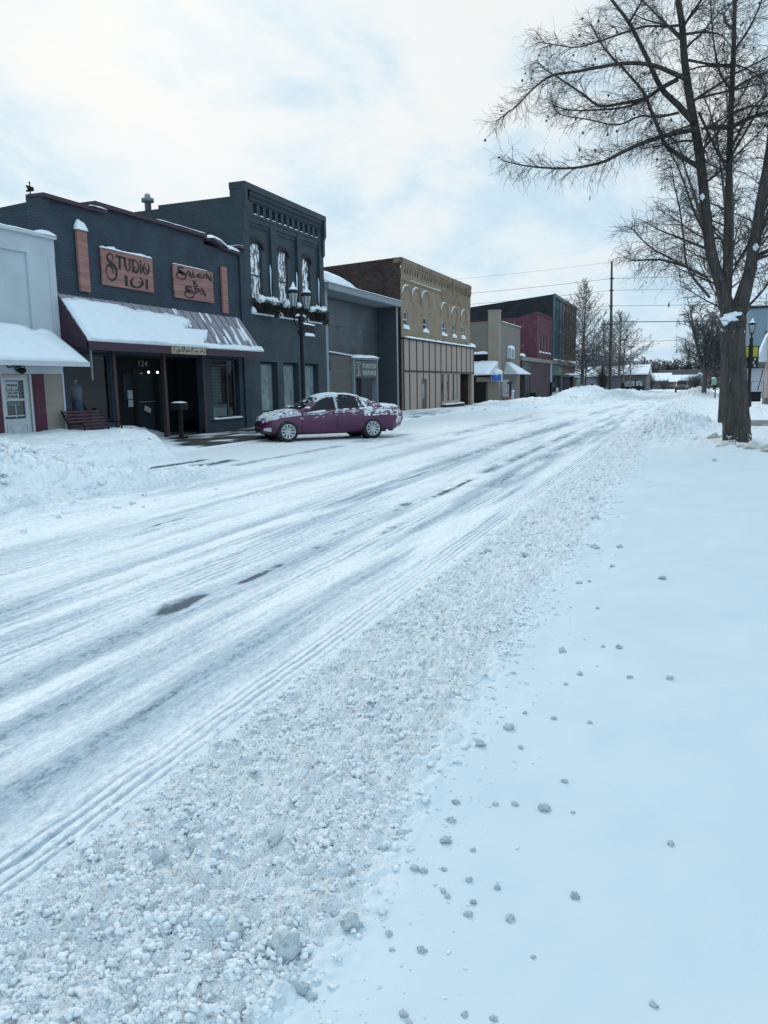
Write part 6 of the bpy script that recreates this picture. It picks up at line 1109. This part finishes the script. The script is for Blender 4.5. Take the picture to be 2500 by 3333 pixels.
def bush(label,x,y,h,w,seed,mat=None,group=None):
    rn=random.Random(seed); z0=float(H(np.array(float(x)),np.array(float(y)))) if y<148 else -.35; t=thing('bare_bush',label,'bush',(x,y,z0),0,group); segs=[]
    for k in range(60):
        a=rn.uniform(0,6.28); Q,q_=branch(rn,(x+rn.gauss(0,w*.12),y+rn.gauss(0,w*.12),z0),(math.cos(a)*w/h*.8,math.sin(a)*w/h*.8,1),h*rn.uniform(.6,1.1),.02,6,.3,0,.01); segs.append((Q,q_)); sprays(rn,segs,Q,None,.3,h*.15,h*.35,0,0,.2,(2,5),.012,.2,(.1,.3))
    tubes_np('twigs',segs,mat or barkfar,t,3)
bush('dark tangled bush left of the far brown houses',-8.2,176,3.2,1.5,1,barkdk); bush('twiggy bush before the far brown houses',-5.6,178,2.2,1.4,2); bush('bare bush right of the dark car',-.1,172,3.0,1.6,3); bush('second bare bush near the round tree trunk',1.0,168,2.6,1.4,4); bush('low bare shrub on the snow bank beside the round tree',.3,104,1.5,.8,5); bush('slender young bare tree before the lavender building',-11.9,118,3.4,.7,6,barkdk)
# ================================================================== far buildings and right side
def gable(name,label,x0,x1,y0,y1,zw,zr,wallm,axis='x',windows=(),roofover=.3,chim=None):
    t=thing(name,label,'building' if 'house' not in name else 'house',((x0+x1)/2,(y0+y1)/2,-.4)); w=MB(); w.box(x0,x1,y0,y1,-.5,zw)
    if axis=='x': ym=(y0+y1)/2; w.prism([(x0,y0,zw),(x0,y1,zw),(x0,ym,zr-.05)],(x1-x0,0,0))
    else: xm=(x0+x1)/2; w.prism([(x0,y0,zw),(x1,y0,zw),(xm,y0,zr-.05)],(0,y1-y0,0))
    w.part('wall',wallm,t); r=MB(); o=roofover
    if axis=='x':
        for a in (y0-o,y1+o): 
            zlo=zw-.15; r.add([(x0-o,a,zlo),(x1+o,a,zlo),(x1+o,ym,zr),(x0-o,ym,zr),(x0-o,a,zlo+.22),(x1+o,a,zlo+.22),(x1+o,ym,zr+.22),(x0-o,ym,zr+.22)],[(0,1,2,3),(4,5,6,7),(0,1,5,4),(0,3,7,4),(1,2,6,5)])
    else:
        for a in (x0-o,x1+o):
            zlo=zw-.15; r.add([(a,y0-o,zlo),(a,y1+o,zlo),(xm,y1+o,zr),(xm,y0-o,zr),(a,y0-o,zlo+.22),(a,y1+o,zlo+.22),(xm,y1+o,zr+.22),(xm,y0-o,zr+.22)],[(0,1,2,3),(4,5,6,7),(0,1,5,4),(0,3,7,4),(1,2,6,5)])
    r.part('snowy_roof',snow,t)
    e=MB(); e.box(x0-o,x1+o,y0-o-.03,y0-o,zw-.3,zw-.13); e.part('eave_board',battenm,t)
    for a,b,c,d in windows: q=MB(); q.box(a,b,y0-.06,y0-.01,c,d); q.part('window',glassd,t)
    return t
lav=M('lavender grey metal siding',(.20,.21,.265),.7,.06,1,.1,10,stretch=(6,6,.2))
t=gable('low_shed','long low lavender grey shed with a snow covered roof',-17.2,-10.2,138,150,2.5,3.9,lav,'x',((-16,-15.5,.2,1.2),))
gable('low_annex','low pale green annex beyond the three storey block',-19.5,-15.7,119,127,2.3,3.0,M('pale green siding',(.17,.22,.21),.8,.1,1,0),'x')
t=gable('low_shop','low brown shop with snowy roof and pale panels standing for parked vehicles',-10.6,-6.9,134,146,2.65,4.0,M('brown grey shop wall',(.105,.10,.10),.8,.2,1,0),'x')
q=MB(); q.box(-10.3,-7.5,133.9,133.96,.75,1.55); q.part('vehicle_panel',M('pale vehicle panel',(.42,.47,.52),.3,.3,1.2,0,c2=(.15,.16,.17),th=(.52,.56)),t); q=MB(); q.box(-10.5,-7.2,133.85,133.95,.1,.68); q.part('dark_base',battenm,t); q=MB(); q.box(-8.6,-8.45,133.8,134,-.3,1.7); q.part('post',black,t)  # pale and dark bands stand in for snow-covered parked vehicles
gable('far_house','dark brown far house with steep snow covered roof, left of the pair',-8.5,-4.8,190,200,1.55,3.0,M('grey brown siding',(.11,.095,.09),.8,.2,2,0),'x',((-6.6,-6.0,-.1,.8),))
gable('far_house','tan brown far house with a square upstairs window',-4.7,-2.9,188,196,1.3,2.5,houset,'x',((-4.5,-4.15,.6,1.05),(-4.6,-4.0,-.3,.15)))
gable('far_house','far house with snowy gable roof right of the tan house',-2.75,.2,192,200,1.5,2.5,M('dark tan siding',(.12,.10,.085),.8,.2,2,0),'x',((-1.6,-1.0,.1,.8),))
gable('far_house','pale grey far house end seen beside the round bare tree',.35,2.2,182,190,2.0,2.9,housew,'y',())
t=thing('long_dark_roof','long dark roofed hall behind the far houses','building',(-2,206,-.4)); q=MB(); q.box(-7.5,6,202,216,-.4,2.6); q.part('wall',houset,t); q=MB(); q.prism([(-8,201.5,2.5),(6.5,201.5,2.5),(6.5,208,3.9),(-8,208,3.9)],(0,0,.15)); q.part('roof',M('dark shingle roof',(.03,.036,.042),.9,.2,2,0),t)
# --- right side of the street
t=thing('blue_grey_building','pale blue grey sided building behind the yellow banner lamp','building',(9,84,-.3)); q=MB(); q.box(4.5,18,80,100,-.5,7.75); q.part('siding',bluewall,t); q=MB(); q.box(4.42,18.1,79.9,100,7.75,7.98); q.part('roof_edge',battenm,t); q=MB(); q.box(5.85,7.2,79.93,79.98,5.2,5.75); q.part('louvre_vent',battenm,t)
q=MB(); q.box(4.5,6.6,79.9,79.97,-.3,2.5); q.part('pale_door',M('white steel door',(.36,.38,.42),.7,.08,1,0),t); q=MB(); q.box(4.2,6.5,79.4,79.9,2.6,3.0); q.part('door_hood',M('brown grey hood',(.10,.095,.09)),t); q=MB()
for x in (5.75,6.3,6.9,7.5): q.box(x,x+.05,80.2,80.25,7.98,9.0)
q.box(5.75,7.6,80.2,80.25,8.95,9.0); q.part('roof_railing',black,t)
t=thing('beige_shop','beige stucco shop with a pale awning cut off by the right edge','building',(8,60,-.2)); q=MB(); q.box(4.36,16,56.6,58.4,-.5,6.0); q.part('stucco_wall',M('pink beige stucco',(.33,.27,.235),.9,.06,1,.1,40),t); q=MB(); q.box(4.30,4.36,56.5,58.5,-.4,.35); q.box(4.36,16,56.53,56.6,-.4,.35); q.part('plinth',M('grey plinth',(.12,.115,.11)),t)
q=MB(); q.add([(4.36,56.8,4.4),(4.36,58.2,4.4),(3.72,58.2,2.65),(3.72,56.8,2.65),(4.36,56.8,2.65),(4.36,58.2,2.65)],[(0,1,2,3),(0,3,4),(1,5,2),(3,2,5,4)]); a=q.part('awning',MC['white awning cloth'],t); s=MB(); slab_snow(s,(4.36,56.8,4.41),(4.36,58.2,4.41),(3.70,58.2,2.66),(3.70,56.8,2.66),lambda u,v:.07*(1+.5*float(fbm(np.array(u*9),np.array(v*3),3)))*min(1,u*20+.3),40,10); s.part('snow',snow,a)
z=float(H(np.array(4.45),np.array(67.5))); t=thing('square_planter','square black planter with a bare black frame by the right shops','planter',(4.45,67.5,z)); q=MB(); q.box(4.07,4.83,67.1,67.9,z,z+.72); q.box(4.02,4.88,67.05,67.95,z+.66,z+.74); q.part('planter_box',black,t)
q=MB(); q.tube([(4.15,67.5,z+.7),(4.15,67.5,z+1.5),(5.0,67.5,z+1.5),(5.0,67.5,z+.1)],.022,5); q.tube([(4.6,67.5,z+.8),(4.75,67.5,z+1.5),(4.9,67.5,z+2.4)],.03,5); q.part('wire_frame',black,t)
z=float(H(np.array(1.93),np.array(80.))); t=thing('green_sign','small pale green sign on a black post left of the trunks','sign',(1.93,80,z)); q=MB(); q.tube([(1.93,80,z-.1),(1.93,80,z+2.0)],.05,6); q.part('post',black,t); q=MB(); q.box(1.6,2.0,79.9,79.94,z+1.25,z+1.85); q.part('sign_plate',M('pale green plate',(.18,.32,.27),.6,.1,2,0),t); s=MB(); s.blob((1.75,79.9,z+1.88),(.2,.08,.06),3); s.part('snow',snowlump,t)
for x,y,h,lab in ((-8.95,115,.9,'stubby black bollard by the road near the utility pole'),(-7.4,124,.8,'black litter bin before the low brown shop')):
    z=float(H(np.array(x),np.array(y))); q=MB(); q.lathe([(.20,0),(.24,.1),(.24,h-.1),(.26,h-.08),(.20,h),(.05,h+.05)],(x,y,z-.05),12); q.top('bollard' if 'bollard' in lab else 'litter_bin',black,lab,'bollard' if 'bollard' in lab else 'litter bin')
# --- small things before the beige and plum buildings
zz_=-.2; redm=M('faded red paint',(.20,.06,.07),.7,.2,4,0)
t=thing('red_railing','low faded red railing before the beige building','railing',(-14.5,66.8,zz_)); q=MB(); q.box(-14.55,-14.45,65.3,68.3,.36,.50); q.part('top_rail',redm,t)
for k in range(6): q=MB(); q.box(-14.53,-14.47,65.4+.56*k,65.55+.56*k,zz_-.1,.36); q.part('baluster',redm,t)
t=thing('white_chair','white outdoor chair with snow beside the red railing','chair',(-14.3,69.5,zz_)); q=MB(); q.box(-14.6,-14.05,69.0,69.8,.2,.28); q.part('seat',whitep,t); q=MB(); q.box(-14.6,-14.55,69.0,69.8,.28,.85); q.part('backrest',whitep,t)
for x in (-14.58,-14.1):
    for y in (69.03,69.72): q=MB(); q.box(x,x+.06,y,y+.07,zz_-.15,.2); q.part('leg',whitep,t)
s=MB(); s.blob((-14.55,69.4,.9),(.12,.4,.10),3); s.part('snow',snowlump,t)
t=thing('metal_bird_post','black metal post with short arms before the beige shop window','post',(-14.6,68.6,zz_)); q=MB(); q.box(-14.66,-14.54,68.5,68.72,zz_-.1,1.75); q.part('post',black,t); q=MB(); q.tube([(-14.6,67.5,1.55),(-14.6,68.2,1.6),(-14.6,68.6,1.45),(-14.6,69.2,1.62),(-14.6,69.7,1.6)],.07,6); q.part('arms',black,t)
t=thing('litter_box','square black litter box before the plum boards','litter bin',(-14.9,81,zz_)); q=MB(); q.box(-15.2,-14.6,80.6,81.5,zz_-.1,.55); q.part('bin_body',black,t); q=MB(); q.box(-15.25,-14.55,80.5,81.6,.55,.62); q.part('lid',greydk,t)
z=float(H(np.array(-12.9),np.array(87.))); t=thing('fire_hydrant','small pale hydrant poking from the big snow heap','hydrant',(-13.1,84.5,0)); q=MB(); q.lathe([(.14,-.2),(.16,.1),(.12,.15),(.12,.75),(.17,.8),(.13,.95),(.05,1.05)],(-13.1,84.5,0),10); q.part('barrel',whitep,t); q=MB(); q.tube([(-13.35,84.5,.55),(-12.85,84.5,.55)],.07,8); q.part('nozzles',whitep,t)
